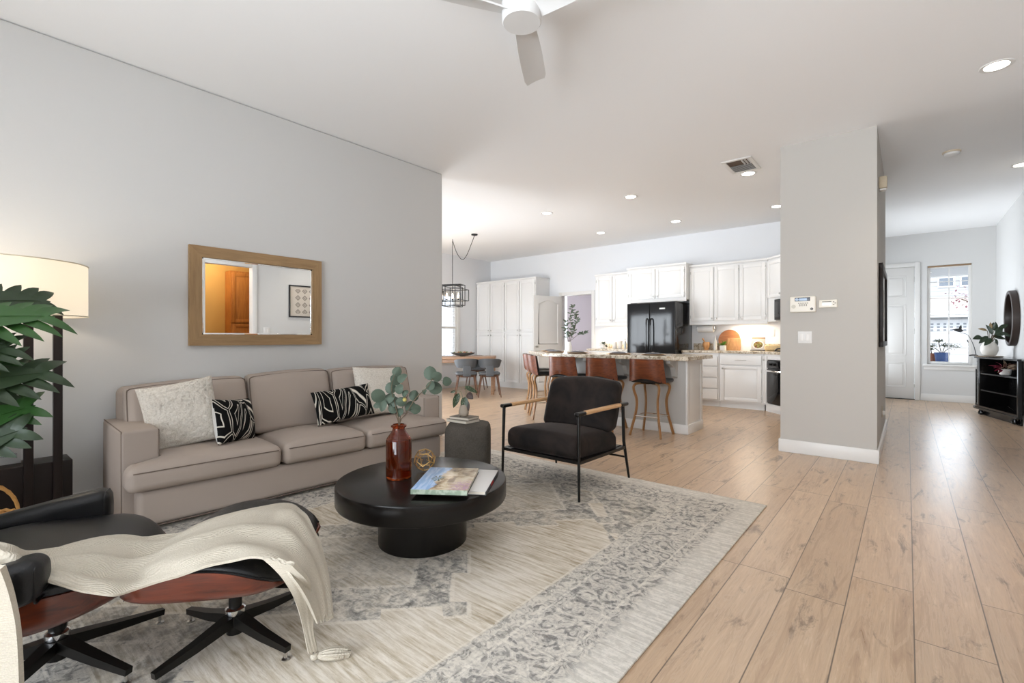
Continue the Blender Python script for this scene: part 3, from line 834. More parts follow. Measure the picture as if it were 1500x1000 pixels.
# ------------------------------------------------------------------ floor lamp with box base
t = thing('floor_lamp', 'black box-base floor lamp with four posts and a white drum shade', 'lamp', (-3.90, .197, 0))
MB().rbox(-.10, .10, -.30, .292, 0, .405, .006, 2).build('base', ESPRESSOD, t)
for y in (-.226, -.106, .106, .226): MB().rbox(.085, .125, y - .02, y + .02, .0, 1.30, .003, 1, M=T(0, 0, .0)).build('post', ESPRESSOD, t)
MB().box(.085, .125, -.226, .226, 1.27, 1.30).build('crossbar', ESPRESSOD, t)
b = MB(); R_ = .352
b.lathe([(R_, 1.245), (R_, 1.535)], c=(.14, 0, 0), seg=64, cap0=False, cap1=False)
b.build('lamp_shade', SHADE, t)
b = MB()
for z in (1.245, 1.535): b.tube([(.14 + R_ * math.cos(2 * PI * i / 64), R_ * math.sin(2 * PI * i / 64), z) for i in range(64)], .0035, 6, closed=True)
b.build('shade_rim', paint('shade_trim', lin('#d9cfbb'), .8), t)
MB().lathe([(.0, 1.34), (.02, 1.345), (.032, 1.38), (.026, 1.42), (.012, 1.44), (.012, 1.455), (0, 1.456)], c=(.14, 0, 0), seg=20, cap0=False, cap1=False).build('bulb', BULB, t)
MB().tube([(.105, 0, 1.285), (.14, 0, 1.30), (.14, 0, 1.345)], .008, 8).build('socket', BLACKM, t)
lamp('POINT', 'lamp_bulb_light', (-3.76, .197, 1.39), 8, (1, .87, .70), radius=.05)
# white board with small grey lettering on the lamp base
def letters(s_, size, m, parent, M, name='lettering', ext=.0004):
    cu = bpy.data.curves.new(name, 'FONT'); cu.body = s_; cu.size = size; cu.extrude = ext; cu.align_x = 'CENTER'; cu.align_y = 'CENTER'
    tmp = bpy.data.objects.new(name, cu); C.objects.link(tmp)
    dg = bpy.context.evaluated_depsgraph_get(); me = bpy.data.meshes.new_from_object(tmp.evaluated_get(dg))
    bpy.data.objects.remove(tmp); me.materials.clear(); me.materials.append(m)
    o = bpy.data.objects.new(name, me); C.objects.link(o); o.parent = parent
    o.matrix_local = M
    return o
INK = paint('grey_ink', lin('#8b8d90'), .7)
INKD = paint('dark_ink', lin('#33353a'), .6)
FRONTX = Matrix(((0, 0, 1, 0), (1, 0, 0, 0), (0, 1, 0, 0), (0, 0, 0, 1)))   # text plane facing +x
FRONTY = Matrix(((1, 0, 0, 0), (0, 0, -1, 0), (0, 1, 0, 0), (0, 0, 0, 1)))  # text plane facing -y
t = thing('picture_book', 'white book with small grey lettering standing on the black lamp base', 'book', (-3.925, .20, .405))
MB().rbox(-.012, .012, -.20, .085, 0, .22, .002, 1).build('cover', paint('book_white', lin('#c9c9c7'), .6), t)
letters('arte', .042, INK, t, T(.0127, .035, .055) @ FRONTX)

# ------------------------------------------------------------------ coffee table and what stands on it
TBL = (-2.06, 1.70)
t = thing('coffee_table', 'round black drum coffee table in the middle of the rug', 'table', (TBL[0], TBL[1], RZ0))
MB().lathe([(.0, .235), (.448, .235), (.456, .238), (.46, .246), (.46, .330), (.457, .338), (.448, .341), (.0, .341)], seg=96, cap0=False, cap1=False).build('tabletop', ESPRESSO, t, angle=50)
MB().lathe([(.235, 0), (.24, .004), (.24, .235)], seg=72).build('base', ESPRESSO, t)
TZ = RZ0 + .341
AMBER = NM('amber_glass', .03); AMBER.color(lin('#b5511c')); AMBER.b.inputs['Transmission Weight'].default_value = .95; AMBER.b.inputs['IOR'].default_value = 1.45
AMBER = AMBER.m
t = thing('glass_vase', 'amber glass bottle vase standing on the coffee table', 'vase', (-2.165, 1.615, TZ), .3)
def ngon_ring(r, z, n=8, flat=.93):
    out = []
    for i in range(n):
        for s_ in (-.16, .16):
            a = 2 * PI * (i + .5 + s_ * 1.9) / n; out.append((r * math.cos(a), r * math.sin(a), z))
    return out
rings = [(.066, .0), (.070, .006), (.070, .205), (.066, .217), (.046, .245), (.036, .262), (.034, .268), (.034, .274), (.043, .281), (.043, .288), (.034, .294), (.031, .294), (.031, .27), (.040, .246), (.062, .212), (.064, .012), (.03, .010)]
V = []; F = []
for r, z in rings: V += ngon_ring(r, z)
n_ = 16
for i in range(len(rings) - 1):
    for j in range(n_): F.append((i * n_ + j, i * n_ + (j + 1) % n_, (i + 1) * n_ + (j + 1) % n_, (i + 1) * n_ + j))
F.append(list(range(n_))[::-1]); F.append([(len(rings) - 1) * n_ + j for j in range(n_)])
MB().add(V, F).build('bottle', AMBER, t, angle=30)

def leaf_grid(L, W, n=6, m=4, curl=.15, fold=.12, shape=.8, tip=1.0):
    G = []
    for i in range(n + 1):
        u = i / n; wd = W / 2 * (max(1e-3, math.sin(PI * u ** shape)) ** tip) if 0 < u < 1 else .0006
        G.append([(u * L, wd * (2 * j / m - 1), fold * wd * abs(2 * j / m - 1) - curl * L * u * u) for j in range(m + 1)])
    return G
def orient(p, d, up=(0, 0, 1), roll=0.0):
    x = Vector(d).normalized(); u = Vector(up); y = u.cross(x)
    if y.length < 1e-4: y = Vector((0, 1, 0)).cross(x)
    y.normalize(); z = x.cross(y)
    M = Matrix(((x.x, y.x, z.x, p[0]), (x.y, y.y, z.y, p[1]), (x.z, y.z, z.z, p[2]), (0, 0, 0, 1)))
    return M @ RX(roll)
# eucalyptus: stems cross the picture plane; right = camera's right, world frame
RV = Vector((.768, .640, 0)); FV = Vector((-.640, .768, 0)); UP = Vector((0, 0, 1))
t = thing('eucalyptus_stems', 'eucalyptus sprigs with round grey-green leaves in the amber vase', 'plant', (-2.165, 1.615, TZ + .02))
def W3(r, f, u): return RV * r + FV * f + UP * u
sprigs = [
    ([(0, 0, .02), (0, 0, .27), (-.015, 0, .36), (-.04, .0, .47), (-.02, -.01, .55)], [(-.035, .40, .075, 0), (-.05, .47, .07, .5), (-.02, .52, .075, .2), (.02, .535, .07, -.4), (-.012, .565, .06, .1), (.0, .47, .065, .8)]),
    ([(0, 0, .02), (-.005, .02, .27), (-.06, .03, .37), (-.105, .03, .43)], [(-.09, .38, .07, .9), (-.105, .435, .085, .3), (-.06, .42, .08, -.5), (-.12, .385, .05, 1.2), (-.03, .36, .06, .2)]),
    ([(0, 0, .02), (.008, -.02, .27), (.05, -.03, .34), (.10, -.03, .42), (.17, -.03, .49), (.19, -.03, .53)], [(.06, .37, .07, 1.3), (.09, .36, .07, -.9), (.085, .43, .065, .2), (.14, .455, .035, .9), (.175, .555, .085, .1), (.21, .54, .07, -.9), (.20, .475, .085, .2), (.175, .49, .06, 1.2), (.265, .51, .06, .3)]),
    ([(0, 0, .02), (.0, .02, .27), (.01, .03, .35), (.04, .04, .43)], [(.02, .40, .06, .5), (.035, .45, .05, -.3), (.0, .34, .055, 1.0)]),
]
for pts, lv in sprigs:
    P_ = spline([W3(*p) for p in pts], 6)
    st = MB().tube(P_, [.0035 - .0022 * i / len(P_) for i in range(len(P_))], 6).build('stem', STEM, t)
    for (r, u, s_, ang) in lv:
        c = W3(r, (hash((r, u)) % 7 - 3) * .008, u)
        near = min(P_, key=lambda q: (q - c).length)
        ctr = near + (c - near) * 1.0
        dirv = (ctr - near); dirv = dirv.normalized() if dirv.length > .01 else W3(math.cos(ang), .3, .6).normalized()
        nrm = (-FV * 1.0 + UP * (.5 - .4 * math.sin(ang * 3)) + RV * math.sin(ang * 5) * .7).normalized()
        G = []
        x = (dirv - nrm * dirv.dot(nrm)).normalized(); y = nrm.cross(x)
        b = MB(); pv = [ctr + nrm * .004]; n2 = 14
        for ring in (.5, 1.0):
            for i in range(n2):
                a = 2 * PI * i / n2; rr = s_ / 2 * ring
                pv.append(ctr + x * (rr * math.cos(a) * (1.0 if math.cos(a) > 0 else .92)) + y * (rr * .88 * math.sin(a)) - nrm * (.010 * ring * ring * abs(math.sin(a))))
        ff = [(0, 1 + i, 1 + (i + 1) % n2) for i in range(n2)] + [(1 + i, 1 + n2 + i, 1 + n2 + (i + 1) % n2, 1 + (i + 1) % n2) for i in range(n2)]
        b.add(pv, ff)
        b.tube([near, ctr - x * s_ * .4, ctr], .0013, 5)
        b.build('leaf', EUCA, t, fix=False)
MB().lathe([(0, -.012), (.01, -.006), (.012, 0), (.01, .008), (0, .014)], seg=10, cap0=False, cap1=False, M=T(*W3(.035, -.01, .41))).build('seed_pod', paint('pod', lin('#b3a45c'), .6), t)

# wire ball
t = thing('wire_ball', 'gold wire geometric ball behind the books on the coffee table', 'ornament', (-2.155, 1.79, TZ + .064), .4)
bm = bmesh.new(); bmesh.ops.create_icosphere(bm, subdivisions=1, radius=.062)
b = MB(); fcs = [(f.calc_center_median().normalized() * .062) for f in bm.faces]
for e in bm.edges:
    if len(e.link_faces) == 2:
        q = [f.calc_center_median().normalized() * .062 for f in e.link_faces]; b.tube(q, .0027, 6)
for e in list(bm.edges)[::3]: b.tube([v.co for v in e.verts], .0018, 5)
bm.free(); b.build('wire_cage', BRASS, t, rot=(.2, .1, 0))

# the two books: near edge along (.81,.58)
bk = Vector((.81, .58, 0)).normalized(); ang = math.atan2(bk.y, bk.x)
def cover_art():
    k = NM('desert_cover', .25); x, y, z = k.sep(k.obj())
    n = k.noise(k.obj(), 16, 5, .6, .4); n2 = k.noise(k.obj(), 60, 4, .7)
    sky = k.mix(k.smooth(k.noise(k.scalev(k.obj(), (30, 4, 1)), 1.5, 3), .4, .65), lin('#8fb0d8'), lin('#b7cdea'))
    rock = k.ramp(n, [(.32, lin('#6d5a45')), (.45, lin('#a58e72')), (.58, lin('#cfbda0')), (.72, lin('#d9cdb9'))])
    edge = k.math('ADD', x, k.math('MULTIPLY', k.math('SUBTRACT', n, .5), .10))
    c = k.mix(k.smooth(k.math('ADD', edge, k.math('MULTIPLY', y, -.10)), -.045, -.03), sky, rock)
    pink = k.math('MULTIPLY', k.smooth(x, .02, .08), k.math('SUBTRACT', 1, k.smooth(y, -.12, .0)))
    c = k.mix(k.math('MULTIPLY', pink, k.smooth(n2, .40, .55)), c, lin('#b391a0'))
    gx = k.math('ADD', x, .045); gy = k.math('ADD', y, .01)
    rad = k.math('SQRT', k.math('ADD', k.math('MULTIPLY', gx, gx), k.math('MULTIPLY', k.math('MULTIPLY', gy, gy), .5)))
    angl = k.math('ARCTAN2', gy, gx)
    spk = k.math('MULTIPLY', k.math('SUBTRACT', 1, k.smooth(rad, .026, .042)), k.smooth(k.math('SINE', k.math('ADD', k.math('MULTIPLY', angl, 11), k.math('MULTIPLY', n, 6))), -.2, .5))
    c = k.mix(spk, c, lin('#4c5d48'))
    fl = k.math('SUBTRACT', 1, k.smooth(k.math('ABSOLUTE', k.math('SUBTRACT', x, .03)), .012, .022)); fl = k.math('MULTIPLY', fl, k.math('SUBTRACT', 1, k.smooth(k.math('ABSOLUTE', k.math('ADD', y, .04)), .02, .05)))
    c = k.mix(k.math('MULTIPLY', fl, .75), c, lin('#5a3a2c'))
    k.color(c); return k.m
t = thing('desert_book', 'thick book with a desert plant cover lying on top of another book', 'book', (-1.835, 1.675, TZ + .021), ang)
hw, hd = .137, .195
MB().rbox(-hw, hw, -hd, hd, .0205, .0235, .001, 1).build('front_cover', cover_art(), t)
MB().rbox(-hw, hw, -hd, hd, 0, .003, .001, 1).build('back_cover', paint('book_dark', lin('#2a2724'), .5), t)
MB().box(-hw + .004, hw - .004, -hd + .001, hd - .004, .003, .0205).build('pages', PAPER, t)
k = NM('sage_band', .4); k.color(k.mix(k.smooth(k.noise(k.obj(), 40, 2), .42, .58), lin('#8fa08c'), lin('#b3bfae'))); SAGE = k.m
MB().box(-hw, hw, -hd - .002, -hd + .001, .0005, .0233).build('spine', SAGE, t)
t = thing('pale_book', 'pale silvery book lying under the desert book', 'book', (-1.80, 1.785, TZ), ang - .06)
MB().rbox(-hw, hw, -.19, .19, .0175, .0205, .001, 1).build('front_cover', paint('cover_silver', lin('#d9d7d4'), .25), t)
MB().rbox(-hw, hw, -.19, .19, 0, .003, .001, 1).build('back_cover', paint('book_black', lin('#2b2b2e'), .4), t)
MB().box(-hw + .004, hw - .004, -.186, .186, .003, .0175).build('pages', PAPER, t)
MB().box(hw - .003, hw + .001, -.19, .19, .0005, .0200).build('spine', paint('spine_charcoal', lin('#3a3b3f'), .4), t)
MB().box(hw + .001, hw + .0016, -.05, .02, .003, .0185).build('red_label', paint('red_label', lin('#b3261f'), .5), t)

# ------------------------------------------------------------------ pouf with books and plant
t = thing('pouf', 'charcoal woven drum pouf at the right end of the sofa', 'pouf', (-2.85, 2.84, RZ0), math.radians(40))
b = MB(); G = []
n = 56
prof = [(.178, .0), (.184, .012), (.186, .05), (.188, .20), (.187, .33), (.182, .365), (.168, .388), (.14, .398), (.07, .402), (.0, .403)]
V = []; F = []
for r, z in prof:
    for i in range(n):
        a = 2 * PI * i / n; q = 1.0 / (abs(math.cos(a)) ** 5 + abs(math.sin(a)) ** 5) ** .2
        V.append((r * q * math.cos(a), r * q * math.sin(a), z))
for i in range(len(prof) - 1):
    for j in range(n): F.append((i * n + j, i * n + (j + 1) % n, (i + 1) * n + (j + 1) % n, (i + 1) * n + j))
F.append(list(range(n))[::-1])
b.add(V, F).build('woven_cover', POUF, t)
o = t.children[0]
PZ = RZ0 + .403
def flat_book(name, label, x, y, z, w_, d_, h_, rz, cover, group=None):
    t = thing(name, label, 'book', (x, y, z), rz, group)
    b = MB().rbox(-w_ / 2, w_ / 2, -d_ / 2, d_ / 2, 0, .0025, .0008, 1).rbox(-w_ / 2, w_ / 2, -d_ / 2, d_ / 2, h_ - .0025, h_, .0008, 1).rbox(-w_ / 2, w_ / 2, d_ / 2 - .003, d_ / 2, .0025, h_ - .0025, .0005, 1)
    b.build('cover', cover, t); MB().box(-w_ / 2 + .004, w_ / 2 - .004, -d_ / 2 + .004, d_ / 2 - .003, .0025, h_ - .0025).build('pages', PAPER, t)
    return t
COV = paint('linen_cover', lin('#8d8478'), .7)
flat_book('stacked_book', 'larger pale book at the bottom of the stack on the pouf', -2.905, 2.83, PZ, .235, .17, .024, math.radians(2), COV)
flat_book('stacked_book', 'smaller pale book on top of the stack on the pouf', -2.90, 2.838, PZ + .0245, .205, .145, .021, math.radians(8), paint('linen_cover_dark', lin('#6f675d'), .7))
VZ = PZ + .046
t = thing('stone_vase', 'small greige pottery vase on the two stacked books', 'vase', (-2.90, 2.835, VZ))
MB().lathe([(.030, 0), (.038, .006), (.044, .028), (.042, .05), (.034, .08), (.029, .098), (.026, .098), (.030, .075), (.03, .03), (0, .02)], seg=32, cap1=False).build('body', GREYCER, t)
t = thing('leaf_cuttings', 'dark spotted leaf cuttings in the small pottery vase', 'plant', (-2.90, 2.835, VZ + .03))
SPOT = NM('spotted_leaf', .4); SPOT.color(SPOT.mix(SPOT.math('SUBTRACT', 1, SPOT.smooth(SPOT.voro(SPOT.obj(), 90), .16, .26)), lin('#33442b'), lin('#a9b39a'))); SPOT = SPOT.m
REDL = paint('maroon_leaf', lin('#3f2a22'), .4)
for (pts, d, L, Wd, m_) in (([(0, 0, 0), (-.012, 0, .07), (-.035, 0, .15), (-.045, 0, .165)], (-.35, 0, -1), .135, .055, SPOT),
                          ([(0, 0, 0), (.0, 0, .07), (.01, 0, .10), (.012, -.01, .135)], (-.10, -.2, -1), .12, .065, SPOT),
                          ([(0, 0, 0), (.01, 0, .07), (.025, 0, .13), (.03, 0, .165)], (.45, -.3, -.4), .075, .06, REDL),
                          ([(0, 0, 0), (.008, 0, .07), (.02, 0, .17), (.01, 0, .225)], (1, .1, -.55), .125, .04, SPOT),
                          ([(0, 0, 0), (-.005, 0, .07), (.012, -.01, .11)], (.3, -.2, -.9), .10, .055, REDL),
                          ([(0, 0, 0), (-.01, 0, .08), (-.02, 0, .17), (-.07, 0, .185)], (-1, .1, -.35), .05, .02, SPOT)):
    P_ = spline([W3(*p) for p in pts], 5); st = MB().tube(P_, .0018, 5).build('stem', STEMG, t)
    D_ = W3(*d)
    MB().sheet(leaf_grid(L, Wd, 8, 4, .10, .2, .75, .8), M=orient(P_[-1], D_, -FV)).build('leaf', m_, t, fix=False)

# ------------------------------------------------------------------ armchair
t = thing('armchair', 'dark brown velvet armchair with black metal frame and oak arms', 'armchair', (-2.055, 3.13, RZ0))
hx = .335; yf, yb = -.37, .37
for sx in (-1, 1):
    MB().tube([(sx * (hx + .01), yf, 0), (sx * hx, yf + .01, .59)], [.009, .013], 10).build('leg', BLACKM, t)
    MB().tube([(sx * (hx + .015), yb, 0), (sx * (hx + .0), yb - .06, .30), (sx * hx, yb - .075, .575)], [.009, .013, .013], 10).build('leg', BLACKM, t)
    arm = MB().rbox(sx * hx - .021, sx * hx + .021, yf + .09, yb - .13, .578, .606, .012, 3).build('armrest', ARMOAK, t)
    for (ya, yz) in ((yf - .02, yf + .09), (yb - .13, yb - .01)): MB().rbox(sx * hx - .021, sx * hx + .021, ya, yz, .577, .605, .012, 3).build('arm_cap', BLACKM, arm)
b = MB()
b.bar((-hx, yf + .015, .262), (hx, yf + .015, .262), .03, .022); b.bar((-hx, yb - .065, .252), (hx, yb - .065, .252), .03, .022)
for sx in (-1, 1): b.bar((sx * hx, yf + .015, .262), (sx * hx, yb - .065, .252), .03, .022)
b.build('seat_frame', BLACKM, t)
MB().tube([(-hx, yb - .03, .17), (hx, yb - .03, .17)], .008, 8).build('stretcher', BLACKM, t)
MB().box(-hx + .02, hx - .02, yf + .03, yb - .07, .255, .268).build('seat_deck', BLACK, t)
def wps(q):
    q = q.copy(); q.z -= .055 * max(0, (q.y + .35) / .7) ** 1.2; return q
MB().rbox(-.318, .318, yf + .005, yb - .12, .270, .425, .055, 6, 12, crown=(.008, .008, .02, 0, 0, .035), warp=wps).build('seat_cushion', VELVET, t, angle=80)
def wpb(q):
    q = q.copy(); f = (q.z - .36) / .42; q.y += .14 * f; u = q.x / .33; q.z -= .028 * u * u * max(0, f); return q
MB().rbox(-.318, .318, .08, .225, .385, .785, .055, 6, 12, crown=(.01, .01, .03, .02, 0, .01), warp=wpb).build('back_cushion', VELVET, t, angle=80)

# ------------------------------------------------------------------ lounge chair and ottoman
def star(t, R, n, a0, hub_z, m=BLACKM):
    for i in range(n):
        a = a0 + 2 * PI * i / n
        lg = MB().tube([(.02, 0, hub_z - .02), (R * .55, 0, hub_z - .045), (R, 0, .040)], [.030, .023, .016], 4, fx=.9, up=(0, 0, 1), M=RZ(a)).build('leg', m, t, angle=30)
        MB().lathe([(.014, 0), (.014, .004), (.006, .008), (.006, .03), (.008, .048)], c=(R - .012, 0, 0), seg=14, M=RZ(a)).build('glide', STEEL, lg)
    MB().lathe([(.03, hub_z - .07), (.032, hub_z - .01), (.032, hub_z)], seg=20).build('hub', m, t)
    MB().lathe([(.033, hub_z), (.034, hub_z + .002), (.034, hub_z + .018), (.026, hub_z + .024)], seg=24).build('chrome_ring', CHROME, t)
def bowl(hw, y0, y1, zr, zb, e=2.2, n=22, m=22, lift=0.0, rd=(6, .28)):
    """open shell: zr(y) rim height, zb(y) bottom height"""
    G = []
    for i in range(n + 1):
        u = 2 * i / n - 1; y = (y0 + y1) / 2 + (y1 - y0) / 2 * u
        w_ = hw * (1 - abs(u) ** rd[0] * (rd[1] if u > 0 else .28))
        row = []
        for j in range(m + 1):
            ph = -PI / 2 + PI * j / m
            sx = math.copysign(abs(math.sin(ph)) ** .55, math.sin(ph)); cz = abs(math.cos(ph)) ** .5
            row.append((w_ * sx, y, zr(y) - (zr(y) - zb(y)) * cz + lift))
        G.append(row)
    return G
def pad(hw, y0, y1, zr, h, n=22, m=22, drop=.03, rd=(6, .30)):
    b = MB(); G = []
    for i in range(n + 1):
        u = 2 * i / n - 1; y = (y0 + y1) / 2 + (y1 - y0) / 2 * math.copysign(abs(math.sin(u * PI / 2)), u)
        uu = abs((y - (y0 + y1) / 2) / ((y1 - y0) / 2)); w_ = hw * (1 - uu ** rd[0] * (rd[1] if u > 0 else .30)); hh = h * (1 - uu ** 5) ** .5 if uu < 1 else 0
        row = []
        for j in range(m + 1):
            ph = -PI / 2 + PI * j / m
            row.append((w_ * math.copysign(abs(math.sin(ph)) ** .6, math.sin(ph)), y, zr(y) + hh * abs(math.cos(ph)) ** .5))
        G.append(row)
    b.sheet(G)
    G2 = [[(p[0], p[1], zr(p[1]) - drop * (1 - min(1, abs(p[0]) / hw) ** 4)) for p in row] for row in G]
    b.sheet([r[::-1] for r in G2])
    return b
OC = (-1.905, .689); oa = math.radians(49.5) - PI / 2
t = thing('ottoman', 'black leather and rosewood footstool half covered by the cream throw', 'footstool', (OC[0], OC[1], RZ0), oa)
star(t, .275, 4, math.radians(15) - oa, .10)
MB().lathe([(.022, .11), (.022, .24)], seg=16).build('stem', BLACKM, t)
ozr = lambda y: .395 - .085 * (abs(y) / .25) ** 2.2
ozb = lambda y: .262 + .045 * (abs(y) / .25) ** 2.5
MB().sheet(bowl(.315, -.25, .25, ozr, ozb), .010).build('shell', ROSEWOOD, t, angle=60)
o = pad(.308, -.245, .245, lambda y: ozr(y) - .012, .055).build('cushion', LEATHER, t, angle=60)
b = MB()
for sx in (-1, 1): b.tube([(sx * .309 * (1 - (abs(y) / .25) ** 6 * .29), y, ozr(y) + .001) for y in [(-.235 + .47 * i / 20) for i in range(21)]], .005, 6)
b.build('welt', LEATHER, o)
CC = (-2.20, .245); ca = math.radians(68) - PI / 2
t = thing('lounge_chair', 'black leather lounge chair with rosewood shell at the lower left', 'armchair', (CC[0], CC[1], RZ0), ca)
star(t, .31, 5, math.radians(98) - ca, .105)
MB().lathe([(.022, .115), (.03, .20), (.06, .235)], seg=16).build('stem', BLACKM, t)
czr = lambda y: .375 - .055 * max(0, (y - .10) / .22) ** 2 + .02 * max(0, -y / .3)
czb = lambda y: .225 + .10 * max(0, (y + .05) / .37) ** 1.6
MB().sheet(bowl(.33, -.30, .295, czr, czb, rd=(3.2, .62)), .010).build('seat_shell', ROSEWOOD, t, angle=60)
pad(.318, -.29, .29, lambda y: czr(y) - .012, .065, rd=(3.2, .62)).build('seat_cushion', LEATHER, t, angle=60)
def wpa(q):
    q = q.copy(); q.z += .20 * (q.y - .065); return q
for sx in (-1, 1):
    a_ = MB().rbox(sx * .335 - .055, sx * .335 + .055, -.40, .065, .385 if sx > 0 else .335, .505, .035, 5, 3, crown=(0, 0, 0, .01, 0, .01), warp=wpa).build('armrest', LEATHER, t)
    MB().tube([(sx * .335 + p_, .058, (.41 if sx > 0 else .385) + q_ * (.72 if sx > 0 else 1)) for p_, q_ in [(.0445 * (1 if i_ in (0, 3) else -1) - (1 if i_ in (0, 3) else -1) * .0245 + .0245 * math.cos(i_ * PI / 2 + b_ * PI / 10), .035 + (1 if i_ in (0, 1) else -1) * (.0745 - .0245) + .0245 * math.sin(i_ * PI / 2 + b_ * PI / 10)) for i_ in range(4) for b_ in range(6)]], .0035, 6, closed=True).build('welt', LEATHER, a_)
    MB().bar((sx * .33, -.30, .33), (sx * .33, -.36, .50), .03, .008).build('bracket', BLACKM, t)
for nm, (y0, z0, y1, z1) in (('backrest', (-.30, .42, -.44, .66)), ('headrest', (-.455, .68, -.56, .90))):
    dv = Vector((0, y1 - y0, z1 - z0)); L_ = dv.length; al = math.atan2(z1 - z0, -(y1 - y0))
    Mx = T(0, y0, z0) @ RX(PI / 2 - al)
    sh = MB(); G = []
    for i in range(9):
        v = i / 8; G.append([(.33 * (2 * j / 12 - 1), -.05 + .07 * abs(2 * j / 12 - 1) ** 3 , v * L_) for j in range(13)])
    sh.sheet(G, .012, M=Mx).build(nm + '_shell', ROSEWOOD, t, angle=60)
    MB().rbox(-.31, .31, -.035, .04, .01, L_ - .01, .035, 4, 5, crown=(0, 0, 0, .03, 0, 0), M=Mx).build(nm + '_cushion', LEATHER, t)


o = MB().tube(spline([(-3.97, .52, .006), (-3.93, .56, .006), (-3.97, .63, .006), (-4.07, .68, .006)], 6), .004, 6).build('power_cord', BLACK); tag(o, 'black cord on the floor between lamp base and sofa', 'cord')
def pad_top(x, y, loc, ang, hw, y0, y1, zr, h):
    dx, dy = x - loc[0], y - loc[1]; c_, s_ = math.cos(-ang), math.sin(-ang)
    lx, ly = c_ * dx - s_ * dy, s_ * dx + c_ * dy
    uu = abs((ly - (y0 + y1) / 2) / ((y1 - y0) / 2))
    if uu >= 1: return -1
    w_ = hw * (1 - uu ** 6 * .30)
    if abs(lx) >= w_: return -1
    ph = math.asin((abs(lx) / w_) ** (1 / .6)); return RZ0 + zr(ly) - .012 + h * (1 - uu ** 5) ** .5 * abs(math.cos(ph)) ** .5
def support(x, y):
    return max(pad_top(x, y, OC, oa, .308, -.245, .245, ozr, .055), pad_top(x, y, CC, ca, .318, -.29, .29, czr, .065))
# ------------------------------------------------------------------ cream throw over chair seat and ottoman
t = thing('throw_blanket', 'cream knitted throw draped from the lounge chair across the footstool', 'blanket', (-1.85, .55, .40))
t0 = Vector(t.location)
def drape(secs, n=8, m=22, fold=.010, lift=.0, seed=0, th_=.008, arch=.012):
    rows = []
    near = spline([a for a, _ in secs], n); far = spline([b_ for _, b_ in secs], n)
    for i, (a, b_) in enumerate(zip(near, far)):
        row = []
        for j in range(m + 1):
            v = j / m; p = a.lerp(b_, v)
            f = math.sin(v * 17 + .25 * math.sin(i * .21 + seed) * 5) * fold * math.sin(PI * v) ** .5
            nz = mnoise.noise(Vector((p.x * 9 + seed, p.y * 9, i * .05))) * .012
            p = p + Vector((0, 0, f + nz + arch * math.sin(PI * v) + lift))
            p.z = max(p.z, support(p.x, p.y) + th_ + .005 + max(0, f) * .8)
            row.append(p - t0)
        # rolled edges
        rows.append(row)
    return MB().sheet(rows, th_)
MAIN = [((-1.93, .03, .515), (-2.13, .0, .555)), ((-1.835, 0.132, 0.49), (-2.003, 0.11, 0.52)), ((-1.88, 0.164, 0.45), (-2.046, 0.161, 0.47)), ((-1.803, 0.228, 0.425), (-2.101, 0.266, 0.44)), ((-1.723, 0.296, 0.4), (-2.082, 0.449, 0.415)), ((-1.714, 0.37, 0.4), (-2.029, 0.562, 0.415)), ((-1.627, 0.482, 0.435), (-1.973, 0.676, 0.43)), ((-1.573, 0.56, 0.45), (-1.959, 0.798, 0.435)), ((-1.467, 0.645, 0.445), (-1.962, 0.94, 0.42)), ((-1.418, 0.678, 0.39), (-1.751, 0.922, 0.37)), ((-1.429, 0.726, 0.3), (-1.595, 0.886, 0.27)), ((-1.464, 0.775, 0.2), (-1.476, 0.837, 0.19))]
drape(MAIN, fold=.014).build('cover', KNIT, t, angle=80)
TAIL = [((-1.485, 0.611, 0.452), (-1.407, 0.664, 0.448)), ((-1.452, 0.66, 0.39), (-1.418, 0.716, 0.375)), ((-1.487, 0.72, 0.26), (-1.49, 0.775, 0.25)), ((-1.529, 0.763, 0.14), (-1.521, 0.789, 0.14)), ((-1.557, 0.793, 0.045), (-1.552, 0.82, 0.045))]
drape(TAIL, m=8, fold=.004, th_=.012, seed=4, arch=.0).build('tail', KNIT, t, angle=80)
HANG = [((-1.808, 0.024, 0.557), (-1.699, 0.087, 0.557)), ((-1.832, 0.024, 0.48), (-1.742, 0.106, 0.471)), ((-1.845, 0.024, 0.394), (-1.751, 0.118, 0.375)), ((-1.878, 0.025, 0.232), (-1.767, 0.124, 0.222)), ((-1.895, 0.025, 0.117), (-1.774, 0.124, 0.108))]
drape(HANG, m=10, fold=.002, th_=.014, seed=8, arch=.0).build('hanging_end', KNIT, t, angle=80)
b = MB(); a_ = Vector((-1.556, .812, .034)); e_ = Vector((-1.50, .905, .022)); ax_ = (e_ - a_).normalized(); sd = ax_.cross(UP)
b.lathe([(0, -.012), (.012, -.008), (.016, 0), (.012, .01), (0, .013)], seg=12, M=T(*(a_ - t0)), cap0=False, cap1=False)
for i in range(34):
    g_ = 2.4 * i; rr_ = (i / 34) ** .5
    o1 = sd * (math.cos(g_) * rr_ * .024) + UP * (math.sin(g_) * rr_ * .014 + .004)
    p1 = a_ + ax_ * .035 + o1; pm = a_ + ax_ * .07 + o1 * 1.15; p2 = e_ + o1 * .85 + ax_ * random.uniform(-.016, .010) - UP * .002
    P_ = [Vector((p.x, p.y, max(p.z, .016))) - t0 for p in (a_, p1, pm, p2)]
    b.tube(spline(P_, 4), .0046, 6)
b.build('tassel', KNIT, t)

